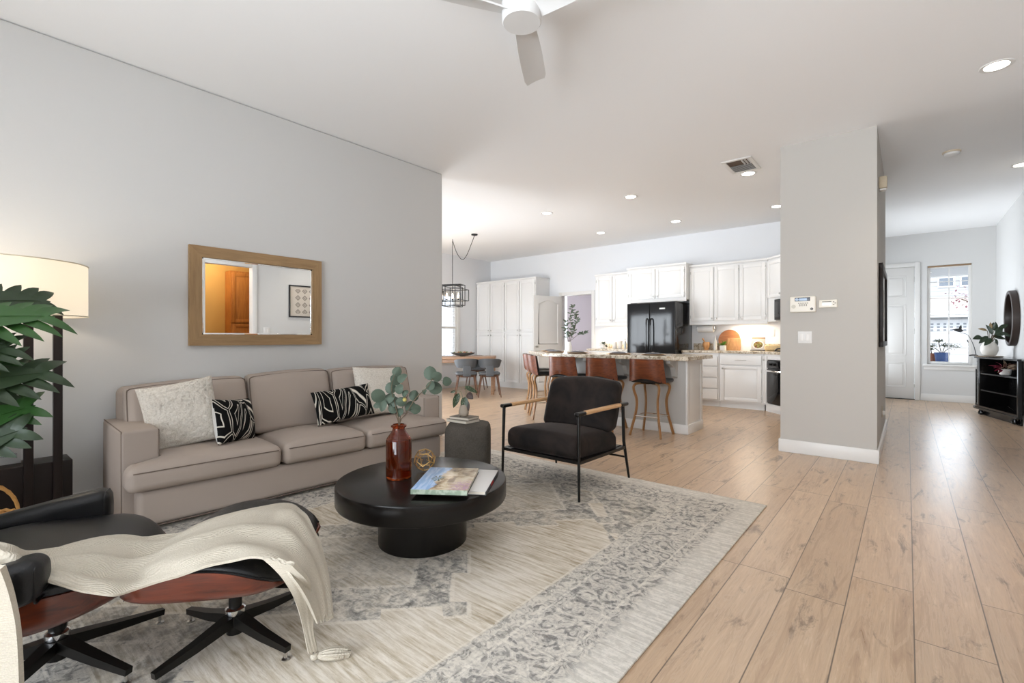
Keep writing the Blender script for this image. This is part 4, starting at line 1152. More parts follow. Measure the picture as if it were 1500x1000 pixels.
# ------------------------------------------------------------------ potted plant and basket beside the lamp
t = thing('split_leaf_plant', 'tall split-leaf plant with deep green lobed leaves at the left edge', 'plant', (-3.02, -.42, 0))
MB().lathe([(.13, 0), (.17, .02), (.19, .30), (.18, .30), (.16, .04), (0, .04)], seg=32, cap1=False).build('pot', WHITECER, t)
MB().lathe([(0, .26), (.178, .26)], seg=28, cap0=False, cap1=False).build('soil', paint('soil', (.03, .022, .016), .95), t)
def lobed_leaf(L, Wd, lobes=7, droop=.25):
    b = MB()
    # midrib blade
    G = []
    for i in range(13):
        u = i / 12; w_ = Wd * .27 * math.sin(PI * (.12 + .88 * u)) + .002
        G.append([(u * L, w_ * q, -droop * L * u * u + .10 * w_ * abs(q)) for q in (-1, -.5, 0, .5, 1)])
    b.sheet(G)
    for sd_ in (-1, 1):
        for i in range(lobes):
            u = .06 + .80 * i / (lobes - 1); ln = Wd * .56 * math.sin(PI * (.18 + .66 * u)) ** .8 + .015
            a_ = math.radians(78 - 46 * u); bw = L / lobes * .36
            dx, dy = math.cos(a_), math.sin(a_) * sd_
            G = []
            for k_ in range(8):
                s_ = k_ / 7; hw_ = bw * (.62 + .55 * math.sin(PI * s_ ** .8)) * (1 - s_ ** 5.5) ** .8 + .0006
                row = []
                for q in (-1, -.5, 0, .5, 1):
                    x = u * L + dx * ln * s_ - dy * sd_ * hw_ * q * 1.0; y = dy * ln * s_ + dx * hw_ * q * sd_
                    row.append((x, y, -droop * L * (x / L) ** 2 - .22 * ln * s_ * s_ + .012 * math.sin(3 * s_ + i) + .14 * hw_ * abs(q)))
                G.append(row)
            b.sheet(G)
    G = []
    b.tube([(u * L, 0, -droop * L * u * u + .003) for u in [i / 10 for i in range(11)]], [.0035 - .0025 * i / 10 for i in range(11)], 5)
    return b
base = Vector((-3.02, -.42, .26))
for (tip0, ang_, L, Wd, dr_, rl, m_) in (((-3.02, -.10, 1.17), 80, .42, .30, .22, .75, GREEN), ((-3.22, -.06, 1.25), 88, .40, .22, .30, 1.1, GREEN2), ((-3.0, -.10, 1.02), 76, .30, .24, .10, .9, GREEN2),
                                     ((-3.05, -.08, .95), 84, .30, .24, .05, 1.0, GREEN), ((-2.98, -.10, .90), 80, .42, .28, .16, .8, GREEN2), ((-3.06, -.10, .84), 84, .32, .24, .10, 1.2, GREEN2),
                                     ((-3.04, -.08, .72), 82, .36, .24, -.02, .9, GREEN), ((-3.02, -.10, .62), 80, .36, .22, -.10, 1.1, GREEN2), ((-3.1, -.2, 1.1), 50, .30, .26, .3, .4, GREEN), ((-2.9, -.35, 1.05), 10, .34, .3, .3, .2, GREEN), ((-2.9, -.6, .9), -40, .34, .3, .3, .2, GREEN2)):
    p = Vector(tip0); mid = base.lerp(p, .5) + Vector((0, -.05, .10))
    lf = lobed_leaf(L, Wd, 7, dr_)
    d_ = Vector((math.cos(math.radians(ang_)), math.sin(math.radians(ang_)), .28))
    MB().tube(spline([base, mid, p], 6), [.007 - .0003 * i for i in range(13)], 6).build('stalk', STEMG, t, loc=(3.02, .42, 0))
    lf_o = lf.build('leaf', m_, t, fix=False); lf_o.matrix_local = T(3.02, .42, 0) @ orient(p, d_, roll=rl)
t = thing('wicker_basket', 'small wicker basket with a tall handle beside the black lamp base', 'basket', (-3.33, .10, 0))
b = MB()
for i in range(22):
    z = .008 + i * .0125; r_ = .105 + .03 * (z / .28)
    b.tube([(r_ * math.cos(2 * PI * j / 40), r_ * math.sin(2 * PI * j / 40), z + .003 * math.cos(PI * j + i * PI)) for j in range(40)], .0075, 6, closed=True)
b.lathe([(0, .006), (.105, .006)], seg=32, cap0=False, cap1=False)
b.build('woven_body', WICKER, t)
b = MB(); n_ = 26
for k_ in range(2):
    b.tube([(.004 * math.sin(i * 1.6 + k_ * PI), .132 * math.cos(PI * i / n_) , .27 + .165 * math.sin(PI * i / n_) + .004 * math.cos(i * 1.6 + k_ * PI)) for i in range(n_ + 1)], .007, 6)
b.build('handle', WICKER, t)

# ------------------------------------------------------------------ wall block fittings
IVORY = paint('ivory_plastic', lin('#e9e3d6'), .4)
LCD = paint('lcd_blue', lin('#8fa9c6'), .2); LCDD = paint('lcd_dark', lin('#4a5260'), .25); KEYS = paint('key_grey', lin('#8d877c'), .5)
t = thing('alarm_keypad', 'ivory alarm keypad with a blue screen and rows of buttons', 'keypad', (-.775, YF, 1.447))
MB().rbox(-.108, .108, -.032, 0, -.075, .08, .012, 3).build('housing', IVORY, t)
MB().rbox(-.066, .062, -.034, -.031, .032, .068, .002, 1).build('screen_bezel', LCDD, t); MB().box(-.03, .036, -.0352, -.0338, .037, .060).build('screen', LCD, t)
MB().lathe([(.014, 0), (.014, .003)], seg=20, M=T(-.048, -.034, .049) @ RX(PI / 2)).build('round_button', paint('btn_blue', lin('#b9c9dc'), .4), t)
for i in range(3):
    for j in range(4 if i else 5): MB().rbox(-.028 + (j - (0 if i else .5)) * .018, -.018 + (j - (0 if i else .5)) * .018, -.0345, -.031, .008 - i * .012, .016 - i * .012, .001, 1).build('button', KEYS, t)
MB().lathe([(.018, 0), (.018, .0025)], seg=24, M=T(-.076, -.0315, -.018) @ RX(PI / 2)).build('speaker_grille', paint('grille', lin('#cfc9bb'), .6), t)
MB().lathe([(.012, 0), (.012, .002)], seg=24, M=T(.075, -.0318, -.045) @ RX(PI / 2)).build('emblem', INKD, t)
MB().rbox(.069, .081, -.0345, -.0335, -.047, -.043, .0005, 1).build('emblem_bar', IVORY, t)
t = thing('thermostat', 'slim white thermostat right of the alarm keypad', 'thermostat', (-.572, YF, 1.443))
MB().rbox(-.073, .073, -.024, 0, -.034, .040, .007, 2).build('housing', IVORY, t)
MB().box(-.045, .028, -.0250, -.0238, -.013, .014).build('screen', paint('lcd_pale', lin('#cdd3da'), .2), t); MB().box(-.045, .028, -.0250, -.0238, .018, .026).build('screen_bar', KEYS, t)
for (x, z) in ((.045, .018), (.045, -.006), (.058, .007)): MB().rbox(x - .006, x + .006, -.027, -.023, z - .004, z + .004, .001, 1).build('button', KEYS, t)
t = thing('rocker_switch', 'white double rocker switch plate under the alarm keypad', 'light switch', (-.76, YF, 1.13))
MB().rbox(-.058, .058, -.006, 0, -.058, .058, .003, 1).build('plate', TRIM, t)
for x in (-.024, .024): MB().rbox(x - .016, x + .016, -.010, -.005, -.033, .033, .002, 1).build('rocker', WHITECER, t)
t = thing('motion_sensor', 'beige motion sensor high on the hall side of the wall block', 'sensor', (-.207, 5.70, 2.585))
MB().rbox(0, .062, -.035, .035, -.045, .065, .008, 2).build('housing', paint('sensor_beige', lin('#c7b9a0'), .5), t); MB().rbox(.004, .058, -.032, .032, -.068, -.046, .01, 2).build('lens', TRIM, t)
t = thing('wall_outlet', 'wall outlet near the floor on the hall side of the wall block', 'outlet', (-.207, 6.35, .35))
MB().rbox(0, .007, -.036, .036, -.058, .058, .003, 1).build('plate', paint('outlet_beige', lin('#b9ad9c'), .5), t); MB().rbox(.007, .03, -.02, .02, -.035, .005, .004, 1).build('plug', TRIM, t)
t = thing('hall_picture', 'dark framed picture seen edge-on along the hall wall', 'picture', (-.207, 6.22, 1.435))
for (y0, y1, z0, z1) in ((-.60, .60, -.395, -.345), (-.60, .60, .345, .395), (-.60, -.55, -.345, .345), (.55, .60, -.345, .345)): MB().rbox(.002, .034, y0, y1, z0, z1, .004, 1).build('frame_rail', ESPRESSOD, t)
MB().box(.004, .012, -.55, .55, -.345, .345).build('mat_board', TRIM, t)
MB().box(.012, .0135, -.33, .33, -.20, .20).build('print', paint('print_grey', lin('#a9a6a0'), .6), t)

# ------------------------------------------------------------------ kitchen cabinets (local: x right, front at y = 0, depth +y)
def cab_door(parent, x0, x1, z0, z1, knob=None, hinge=None, arch=False, name='door', st=.052):
    b = MB().box(x0, x1, -.012, -.002, z0, z1)
    for (q0, q1, c0, c1) in ((x0, x0 + st, z0, z1), (x1 - st, x1, z0, z1), (x0 + st, x1 - st, z0, z0 + st), (x0 + st, x1 - st, z1 - st, z1)): b.rbox(q0, q1, -.022, -.010, c0, c1, .0025, 1)
    b.rbox(x0 + st + .010, x1 - st - .010, -.017, -.010, z0 + st + .010, z1 - st - .010, .005, 1)
    d = b.build(name, CAB, parent)
    if knob: MB().lathe([(.005, 0), (.005, .012), (.014, .018), (.015, .024), (.010, .029), (0, .030)], seg=14, cap0=False, M=T(knob[0], -.022, knob[1]) @ RX(PI / 2)).build('knob', STEEL, d)
    if hinge is not None:
        for z in (z0 + .07, z1 - .07): MB().rbox(hinge - .006, hinge + .006, -.027, -.006, z - .025, z + .025, .002, 1).build('hinge', STEEL, d)
    return d
def drawer(parent, x0, x1, z0, z1, wdp=.11):
    b = MB().rbox(x0, x1, -.022, -.002, z0, z1, .004, 2); d = b.build('drawer', CAB, parent); c = (x0 + x1) / 2; z = (z0 + z1) / 2
    MB().tube([(c - wdp / 2, -.022, z), (c - wdp / 2 + .004, -.043, z), (c, -.048, z), (c + wdp / 2 - .004, -.043, z), (c + wdp / 2, -.022, z)], .004, 6).build('handle', STEEL, d)
    return d
def upper(label, x0, x1, z0, z1, yf_, doors, dep, crown=.035):
    t = thing('wall_cabinet', label, 'cabinet', (x0, yf_, z0)); wd = x1 - x0; ht = z1 - z0
    MB().box(0, wd, 0, dep, 0, ht).build('carcass', CAB, t)
    MB().rbox(-.012, wd + .012, -.03, dep, ht, ht + crown, .008, 2).rbox(-.004, wd + .004, -.012, dep, ht - .012, ht, .003, 1).build('crown_moulding', CAB, t)
    MB().rbox(0, wd, -.004, .02, -.035, 0, .003, 1).build('light_rail', CAB, t)
    n = len(doors); g = .03
    dw = (wd - g * 2 - .018 * (n - 1)) / n
    for i, kn in enumerate(doors):
        a = g + i * (dw + .018)
        cab_door(t, a, a + dw, .035, ht - .035, (a + dw - .028 if kn == 'r' else a + .028, .075), a - .002 if kn == 'r' else a + dw + .002)
    return t
YU = 8.37
upper('white wall cabinet with two tall doors left of the fridge', -4.80, -4.035, 1.40, 2.36, YU, 'rl', YK - YU)
upper('short white wall cabinet with two doors above the fridge', -4.03, -2.935, 1.80, 2.40, 8.22, 'rl', YK - 8.22)
upper('white wall cabinet with three tall doors right of the fridge', -2.93, -1.70, 1.385, 2.36, YU, 'rll', YK - YU)
# diagonal corner wall cabinet with microwave
t = thing('corner_wall_cabinet', 'diagonal white corner cabinet holding the microwave', 'cabinet', (-1.695, YU, 1.385), -PI / 4)
MB().box(0, .19, 0, .22, 0, .975).box(.19, .72, 0, .22, .34, .975).box(.72, .75, 0, .22, 0, .975).build('carcass', CAB, t)
MB().rbox(-.0, .75, -.03, .20, .975, 1.01, .006, 1).build('crown_moulding', CAB, t)
cab_door(t, .012, .37, .37, .945, (.34, .42)); cab_door(t, .385, .74, .37, .945, (.42, .42))
o = thing('microwave', 'black microwave built under the corner cabinet, mostly hidden by the wall', 'microwave', (-1.695, YU, 1.405), -PI / 4)
MB().rbox(.195, .715, -.03, .20, 0, .315, .006, 2).build('body', BLACK, o)
MB().rbox(.22, .55, -.036, -.03, .04, .28, .004, 1).build('door_glass', paint('oven_glass', (.01, .01, .012), .06), o)
MB().tube([(.58, -.03, .05), (.58, -.065, .07), (.58, -.065, .25), (.58, -.03, .27)], .008, 8).build('handle', STEEL, o)
# base cabinets
YB = 8.10
def base(label, x0, x1, layout, sides=True):
    t = thing('base_cabinet', label, 'cabinet', (x0, YB, 0)); wd = x1 - x0
    MB().box(0, wd, 0, YK - YB - .03, .10, .878).build('carcass', CAB, t)
    MB().box(0, wd, .06, YK - YB - .03, 0, .10).build('plinth', CAB, t)
    layout(t, wd); return t
def l_drawers(t, wd):
    z = .125
    for h_ in (.175, .175, .175, .165): drawer(t, .02, wd - .02, z, z + h_ - .012); z += h_ + .006
def l_door(t, wd):
    drawer(t, .03, wd - .03, .70, .85, .16); cab_door(t, .03, wd - .03, .125, .685, (.06, .64), wd - .028)
def l_pair(t, wd):
    drawer(t, .02, wd / 2 - .01, .70, .85); drawer(t, wd / 2 + .01, wd - .02, .70, .85)
    cab_door(t, .02, wd / 2 - .01, .125, .685, (wd / 2 - .04, .64)); cab_door(t, wd / 2 + .01, wd - .02, .125, .685, (wd / 2 + .04, .64))
base('white base cabinet with a stack of four drawers right of the island', -2.965, -2.36, l_drawers)
base('white base cabinet with one drawer over one door beside the oven', -2.355, -1.70, l_door)
base('white base cabinet left of the fridge behind the island', -4.80, -3.885, l_pair)
t = thing('corner_base_cabinet', 'diagonal white corner cabinet around the black oven', 'cabinet', (-1.695, YB, 0), -PI / 4)
MB().box(0, .10, 0, .32, .10, .878).box(.65, .67, 0, .32, .10, .878).box(.10, .65, 0, .32, .80, .878).box(.10, .65, 0, .32, .05, .13).build('carcass', CAB, t)
MB().box(0, .67, .03, .32, 0, .10).build('plinth', CAB, t)
cab_door(t, .012, .085, .125, .85, (.048, .79), st=.018)
OVG = paint('oven_black_glass', (.008, .008, .009), .05)
t = thing('oven', 'black built-in oven in the diagonal corner under the worktop', 'oven', (-1.695, YB, 0), -PI / 4)
MB().rbox(.105, .645, -.012, .31, .135, .795, .005, 1).build('body', BLACK, t)
d = MB().rbox(.115, .635, -.032, -.012, .15, .66, .004, 1).build('door', OVG, t)
MB().tube([(.15, -.032, .625), (.15, -.07, .63), (.60, -.07, .63), (.60, -.032, .625)], .011, 8).build('handle', CHROME, d)
MB().rbox(.115, .635, -.03, -.012, .675, .785, .004, 1).build('control_panel', OVG, t)
for x in (.2, .29, .46, .55): MB().lathe([(.02, 0), (.018, .02), (0, .021)], seg=16, cap0=False, M=T(x, -.03, .73) @ RX(PI / 2)).build('knob', BLACKM, t)
# worktops
def worktop(name, label, poly, z0=.88, z1=.92, edge=None):
    b = MB(); b.prism(poly, z0, z1)
    o = b.build(name, GRANITE, smooth=False)
    bm = bmesh.new(); bm.from_mesh(o.data); bmesh.ops.bevel(bm, geom=[e for e in bm.edges], offset=.006, segments=2, profile=.6, affect='EDGES'); bm.to_mesh(o.data); bm.free()
    return tag(o, label, 'worktop')
q = .707
o = worktop('worktop', 'speckled granite worktop right of the fridge', [(-2.965, YB - .03), (-1.70, YB - .03), (-1.69 + q * .66, YB - .02 - q * .66), (-1.0, 7.6), (-1.0, YK - .004), (-2.965, YK - .004)])
MB().rbox(-2.965, -1.0, YK - .022, YK - .003, .921, 1.03, .003, 1).build('backsplash', GRANITE, o)
o = worktop('worktop', 'speckled granite worktop left of the fridge', [(-4.83, YB - .03), (-3.885, YB - .03), (-3.885, YK - .004), (-4.83, YK - .004)])
MB().rbox(-4.83, -3.885, YK - .022, YK - .003, .921, 1.02, .003, 1).build('backsplash', GRANITE, o)
# undercabinet strips: two lit fittings
for (x, lb) in ((-4.42, 'slim lit strip under the wall cabinet left of the fridge'), (-2.0, 'slim lit strip under the three-door wall cabinet')):
    t = thing('strip_light', lb, 'under-cabinet light', (x, 8.52, 1.385 if x > -3 else 1.40))
    MB().rbox(-.22, .22, -.03, .03, -.018, -.001, .003, 1).build('housing', TRIM, t)
    MB().box(-.21, .21, -.02, .02, -.0195, -.0181).build('diffuser', emit('strip_glow', (1, .86, .68), 9), t)
    lamp('AREA', 'strip_glow_light', (x, 8.52, 1.355), 5, (1, .84, .64), (0, 0, 0), .42, .04)
# fridge
BLK = NM('black_fridge_enamel', .10, spec=.42); BLK.color((.012, .0125, .014)); BLK = BLK.m
t = thing('fridge', 'black french-door fridge between the kitchen wall cabinets', 'fridge', (-3.865, 7.86, 0))
FWW = .875
MB().rbox(.005, FWW - .005, .07, .82, .02, 1.72, .006, 1).build('body', BLK, t)
MB().rbox(.02, FWW - .02, .09, .80, 1.72, 1.755, .006, 1).build('hinge_cover', BLACK, t)
for (x0, x1, hxx) in ((0, .422, .385), (.428, FWW, .465)):
    d = MB().rbox(x0, x1, 0, .065, .66, 1.74, .012, 3).build('door', BLK, t)
    MB().tube(spline([(hxx, .0, .76), (hxx, -.05, .80), (hxx, -.062, 1.10), (hxx, -.05, 1.42), (hxx, .0, 1.46)], 5), .012, 8).build('handle', BLK, d)
    MB().tube(spline([(hxx + .004, -.048, .80), (hxx + .004, -.066, 1.1), (hxx + .004, -.048, 1.42)], 5), .0055, 8).build('handle_trim', CHROME, d)
d = MB().rbox(0, FWW, 0, .065, .06, .65, .012, 3).build('freezer_drawer', BLK, t); MB().tube([(.1, 0, .58), (.1, -.05, .58), (FWW - .1, -.05, .58), (FWW - .1, 0, .58)], .012, 8).build('handle', BLK, d)
MB().rbox(.60, .70, -.0025, .0, 1.62, 1.645, .001, 1).build('badge', STEEL, t)
MB().box(.0, FWW, .09, .15, 0, .055).build('kick_grille', BLACK, t)
# pantry
t = thing('pantry_cupboard', 'tall white pantry with four upper and four lower doors', 'cupboard', (-7.94, 8.20, 0)); PW = 1.775
MB().box(0, PW, 0, YK - 8.2 - .003, .09, 2.42).build('carcass', CAB, t); MB().box(0, PW, .05, YK - 8.2 - .003, 0, .09).build('plinth', CAB, t)
MB().rbox(-.0, PW + .015, -.03, YK - 8.2 - .003, 2.42, 2.455, .006, 1).build('crown_moulding', CAB, t)
dw = (PW - .04 - .02 * 3) / 4
for i in range(4):
    a = .02 + i * (dw + .02); kx = a + dw - .03 if i % 2 == 0 else a + .03; hg = a - .004 if i % 2 == 0 else a + dw + .004
    cab_door(t, a, a + dw, .13, 1.235, (kx, 1.19), hg); cab_door(t, a, a + dw, 1.26, 2.39, (kx, 1.305), hg)

# ------------------------------------------------------------------ island
t = thing('kitchen_island', 'greige kitchen island with white panelled end and thick granite top', 'kitchen island', (0, 0, 0))
TOP = [(-1.88, 5.19), (-1.845, 5.23), (-1.845, 6.09), (-3.44, 6.09), (-4.12, 6.77), (-4.76, 6.13), (-3.80, 5.19)]
bpoly = [(-1.985, 5.545), (-1.985, 6.05), (-3.45, 6.05), (-4.10, 6.70), (-4.46, 6.34), (-3.66, 5.545)]
MB().prism(bpoly, 0, .872).build('body', ISLG, t, smooth=False)
MB().rbox(-1.985, -1.968, 5.535, 6.06, 0, .872, .003, 1).rbox(-1.968, -1.960, 5.535, 5.60, .11, .872, .002, 1).rbox(-1.968, -1.960, 5.995, 6.06, .11, .872, .002, 1).rbox(-1.968, -1.960, 5.60, 5.995, .80, .872, .002, 1).rbox(-1.968, -1.952, 5.530, 6.065, 0, .11, .003, 1).build('end_panel', CAB, t)
b = MB(); b.rbox(-3.66, -1.955, 5.531, 5.546, 0, .11, .003, 1)
b.build('skirting', CAB, t)
MB().rbox(-.565, .565, -.014, 0, 0, .11, .003, 1, M=T(-4.06, 5.942, 0) @ RZ(-PI / 4)).build('skirting', CAB, t)
o = MB().prism(TOP, .872, .92).build('granite_top', GRANITE, t, smooth=False)
bm = bmesh.new(); bm.from_mesh(o.data); bmesh.ops.bevel(bm, geom=list(bm.edges), offset=.010, segments=3, profile=.6, affect='EDGES'); bm.to_mesh(o.data); bm.free()
for x in (-2.105, -2.72, -3.20, -3.60):
    b = MB(); b.prism([(0, 0), (.24, 0), (.24, -.04), (.10, -.09), (.05, -.20), (0, -.22)], -.028, .028, M=T(x, 5.545, .872) @ Matrix(((0, 0, 1, 0), (-1, 0, 0, 0), (0, 1, 0, 0), (0, 0, 0, 1))))
    b.build('corbel', ISLG, t, smooth=False)

# bar stools (local +y towards the counter)
def make_stool(label):
    t = thing('bar_stool', label, 'bar stool', (0, 0, 0), 0, 'walnut bar stools at the island')
    pr = [(.03, .60), (.12, .603), (.185, .595), (.215, .565), (.212, .52), (.185, .44), (.178, .36), (.195, .24), (.235, .10), (.262, 0)]
    for i in range(4):
        a = PI / 4 + PI / 2 * i
        P_ = spline([(r * math.cos(a), r * math.sin(a), z) for r, z in pr], 4)
        MB().tube(P_, .0185, 4, fx=.75, up=(-math.sin(a), math.cos(a), 0)).build('leg', WALNUTZ, t, angle=50)
    b = MB(); s_ = .142
    for (p, q_) in (((-s_, -s_), (s_, -s_)), ((s_, -s_), (s_, s_)), ((s_, s_), (-s_, s_)), ((-s_, s_), (-s_, -s_))): b.tube([(p[0], p[1], .225), (q_[0], q_[1], .225)], .007, 8)
    b.build('footrest', CHROME, t)
    MB().rbox(-.19, .19, -.16, .20, .612, .655, .02, 4, 4, crown=(0, 0, 0, .02, 0, .010)).build('seat', LEATHER, t)
    MB().box(-.10, .10, -.10, .10, .598, .613).build('mount', BLACKM, t)
    def back(off, z0, z1, w0, w1):
        G = []
        for i in range(7):
            v = i / 6; z = z0 + (z1 - z0) * v; hw_ = w0 + (w1 - w0) * v; row = []
            for j in range(17):
                u = 2 * j / 16 - 1; zz = z - (.0 if i else .0) + (.045 * (1 - u * u) ** 2 if i == 0 else 0) * (1 if off == 0 else .0)
                row.append((hw_ * u, -.205 - .035 * v + .085 * abs(u) ** 2.6 + off, zz))
            G.append(row)
        return G
    bk_ = MB().sheet(back(0, .618, .885, .222, .200), -.011).build('backrest', WALNUT, t, angle=60)
    MB().sheet(back(.012, .66, .878, .214, .196), -.022).build('back_pad', LEATHER, bk_, angle=60)
    return t
lbs = ['walnut bar stool nearest the white island end', 'walnut bar stool second from the white island end, right behind the armchair', 'walnut bar stool third from the white island end, left behind the armchair']
st0 = make_stool(lbs[0]); st0.location = (-2.285, 5.275, 0)
dup(st0, (-2.875, 5.275, 0), 0, lbs[1]); dup(st0, (-3.435, 5.275, 0), 0, lbs[2])
for s_, lb in ((.30, 'walnut bar stool on the angled island end, closer to the armchair'), (.86, 'leftmost walnut bar stool, last on the angled island end')):
    p = Vector((-3.80, 5.19, 0)) + Vector((-q, q, 0)) * s_ + Vector((q, q, 0)) * .075
    dup(st0, (p.x, p.y, 0), -PI / 4, lb)

# place settings
PLATE = paint('stoneware_plate', lin('#8c837a'), .35); NAPK = fabric('grey_napkin', '#6b6b70', .9, 200, .3, .1); CHRG = paint('wood_charger', lin('#b08a62'), .5)
def setting(x, y, where, rz=0):
    g = 'place settings on the island'
    t = thing('charger_plate', 'tan charger ' + where, 'plate', (x, y, .9205), rz, 'charger plates on the island'); MB().lathe([(.0, 0), (.11, 0), (.15, .008), (.15, .011), (.108, .004), (0, .004)], seg=36, cap0=False, cap1=False).build('plate', CHRG, t)
    t = thing('dinner_plate', 'grey plate ' + where, 'plate', (x, y, .9250), rz, 'dinner plates on the island'); MB().lathe([(.0, 0), (.08, 0), (.122, .011), (.122, .014), (.079, .004), (0, .004)], seg=36, cap0=False, cap1=False).build('plate', PLATE, t)
    t = thing('napkin', 'folded napkin ' + where, 'napkin', (x, y, .9295), rz + .5, 'napkins on the island')
    MB().rbox(-.085, .085, -.045, .045, 0, .014, .006, 2, 6, crown=(0, 0, 0, 0, 0, .010)).build('folds', NAPK, t)
    MB().tube([(.024 * math.cos(a * PI / 8), 0, .012 + .014 * math.sin(a * PI / 8)) for a in range(16)], .004, 6, closed=True).build('napkin_ring', STEEL, t)
setting(-2.33, 5.42, 'by the stool nearest the white island end'); setting(-2.78, 5.42, 'by the second stool from the white island end'); setting(-3.40, 5.45, 'by the third stool from the white island end')
setting(-3.88, 5.62, 'by the nearer stool of the angled island end', -.78); setting(-4.24, 6.02, 'by the leftmost stool of the angled island end', -.78)
# vase of branches on the island
t = thing('branch_vase', 'white vase with olive branches on the island before the doorway', 'vase', (-3.88, 5.98, .9205))
MB().lathe([(.03, 0), (.04, .01), (.042, .09), (.030, .13), (.026, .15), (.022, .15), (.026, .12), (.03, .03), (0, .02)], seg=28, cap1=False).build('vase_body', WHITECER, t)
t = thing('olive_branches', 'olive branches with small grey-green leaves in the white island vase', 'plant', (-3.88, 5.98, .945))
random.seed(5)
for pts in ([(0, 0, 0), (.0, 0, .13), (.03, 0, .32), (.02, .01, .52), (.06, 0, .66)], [(0, 0, 0), (.01, 0, .13), (.08, 0, .30), (.12, 0, .46), (.11, 0, .56)], [(0, 0, 0), (-.01, 0, .13), (-.05, 0, .28), (-.04, 0, .44)], [(0, 0, 0), (.01, 0, .12), (.07, 0, .18), (.15, 0, .235), (.24, 0, .26)]):
    P_ = spline([W3(*p) for p in pts], 7); MB().tube(P_, [.0045 - .003 * i / len(P_) for i in range(len(P_))], 5).build('branch', STEM, t)
    b = MB()
    low = pts[-1][2] < .3
    for i in range(10, len(P_), 1):
        if low and i < 20: continue
        for k_ in range(2):
            a = random.uniform(0, 6.28); d_ = W3(math.cos(a), math.sin(a) * .7, random.uniform(-.2, .9))
            b.sheet(leaf_grid(random.uniform(.045, .075), .022, 4, 2, .1, .1), M=orient(P_[i], d_, -FV + UP * .3))
    b.build('leaves', OLIVE, t, fix=False)
for t in [o for o in C.objects if o.name == 'kitchen_island']:
    t.location = (-2.9, 5.8, 0)
    for ch in t.children: ch.location = (2.9, -5.8, 0)

# ------------------------------------------------------------------ things on the kitchen worktops
CZ = .9205
BOARD = woodmat('acacia_board', '#7a4a28', '#b9794a', 'x', 1.5, .45); BOARDL = woodmat('beech_board', '#b97f4c', '#d6a570', 'z', 1.2, .45)
t = thing('paper_towel', 'white paper towel roll hung under the three-door wall cabinet', 'paper towel', (-2.70, 8.52, 1.285))
MB().tube([(-.13, 0, 0), (.13, 0, 0)], .058, 28).build('roll', paint('towel_paper', (.8, .79, .77), .95), t)
b = MB()
for x in (-.15, .15): b.rbox(x - .006, x + .006, -.02, .02, -.02, .06, .002, 1)
b.tube([(-.15, 0, 0), (.15, 0, 0)], .008, 8); b.build('bracket', STEEL, t)
t = thing('mortar', 'honey wood mortar on the worktop below the paper towel', 'mortar', (-2.66, 8.42, CZ))
MB().lathe([(.03, 0), (.042, .004), (.036, .02), (.055, .06), (.062, .10), (.055, .135), (.047, .135), (.05, .10), (.03, .05), (0, .045)], seg=28, cap1=False).build('bowl', BOARDL, t)
MB().tube([(.01, 0, .06), (-.03, 0, .14), (-.065, 0, .20)], [.012, .010, .015], 10).build('pestle', BOARDL, t)
t = thing('soap_bottle', 'slender clear bottle between the mortar and the round board', 'bottle', (-2.52, 8.44, CZ))
MB().lathe([(.026, 0), (.03, .005), (.03, .14), (.012, .18), (.012, .215), (0, .217)], seg=20, cap1=False).build('bottle', paint('clear_bottle', lin('#d4d2cc'), .1), t)
MB().lathe([(.014, .215), (.014, .235), (.004, .24), (.004, .265)], seg=14).build('pump', STEEL, t)
t = thing('round_board', 'round dark wood serving board leaning on the kitchen wall', 'cutting board', (-2.34, 8.56, CZ + .001))
MB().lathe([(0, -.009), (.172, -.009), (.176, -.004), (.176, .004), (.172, .009), (0, .009)], seg=56, cap0=False, cap1=False, M=T(0, .05, .176) @ RX(PI / 2 - .22)).build('board', BOARD, t)
t = thing('cutting_board', 'rectangular beech cutting board leaning before the round board', 'cutting board', (-2.235, 8.46, CZ))
MB().rbox(-.105, .105, -.011, .011, 0, .205, .006, 2, M=T(0, .012, .002) @ RX(-.24)).build('board', BOARDL, t)
t = thing('herb_pot', 'small green herb in a white square pot before the cutting boards', 'plant', (-2.37, 8.36, CZ))
MB().rbox(-.042, .042, -.042, .042, 0, .085, .006, 2).build('pot', WHITECER, t)
b = MB(); random.seed(3)
for i in range(70):
    a = random.uniform(0, 6.28); e = random.uniform(.15, 1.3); d_ = (math.cos(a) * math.cos(e), math.sin(a) * math.cos(e), math.sin(e))
    b.sheet(leaf_grid(random.uniform(.06, .12), .014, 4, 2, .25, .2), M=orient((random.uniform(-.02, .02), random.uniform(-.02, .02), .08), d_))
b.build('foliage', paint('herb_green', lin('#5d8a35'), .5, var=.3, scale=80), t, fix=False)
t = thing('recipe_board', 'plain white board standing right of the cutting boards', 'board', (-2.045, 8.50, CZ))
MB().rbox(-.09, .09, -.006, .006, 0, .215, .002, 1, M=RX(-.2)).build('board', paint('board_white', (.8, .8, .79), .4), t)
k = NM('salad_photo', .3); x, y, z = k.sep(k.obj())
n = k.noise(k.obj(), 55, 4, .7); dsh = k.math('SQRT', k.math('ADD', k.math('MULTIPLY', x, x), k.math('MULTIPLY', k.math('MULTIPLY', k.math('SUBTRACT', z, .095), k.math('SUBTRACT', z, .095)), 1.6)))
food = k.ramp(n, [(.32, lin('#4d3026')), (.44, lin('#8c3f2e')), (.52, lin('#6f8a3d')), (.62, lin('#c9a76a')), (.74, lin('#e6dccb'))])
cc = k.mix(k.smooth(dsh, .066, .072), food, lin('#f0ece5')); cc = k.mix(k.smooth(dsh, .083, .088), cc, lin('#cfc6ba'))
cc = k.mix(k.smooth(z, .19, .195), cc, lin('#a08468'))
k.color(cc); SALAD = k.m
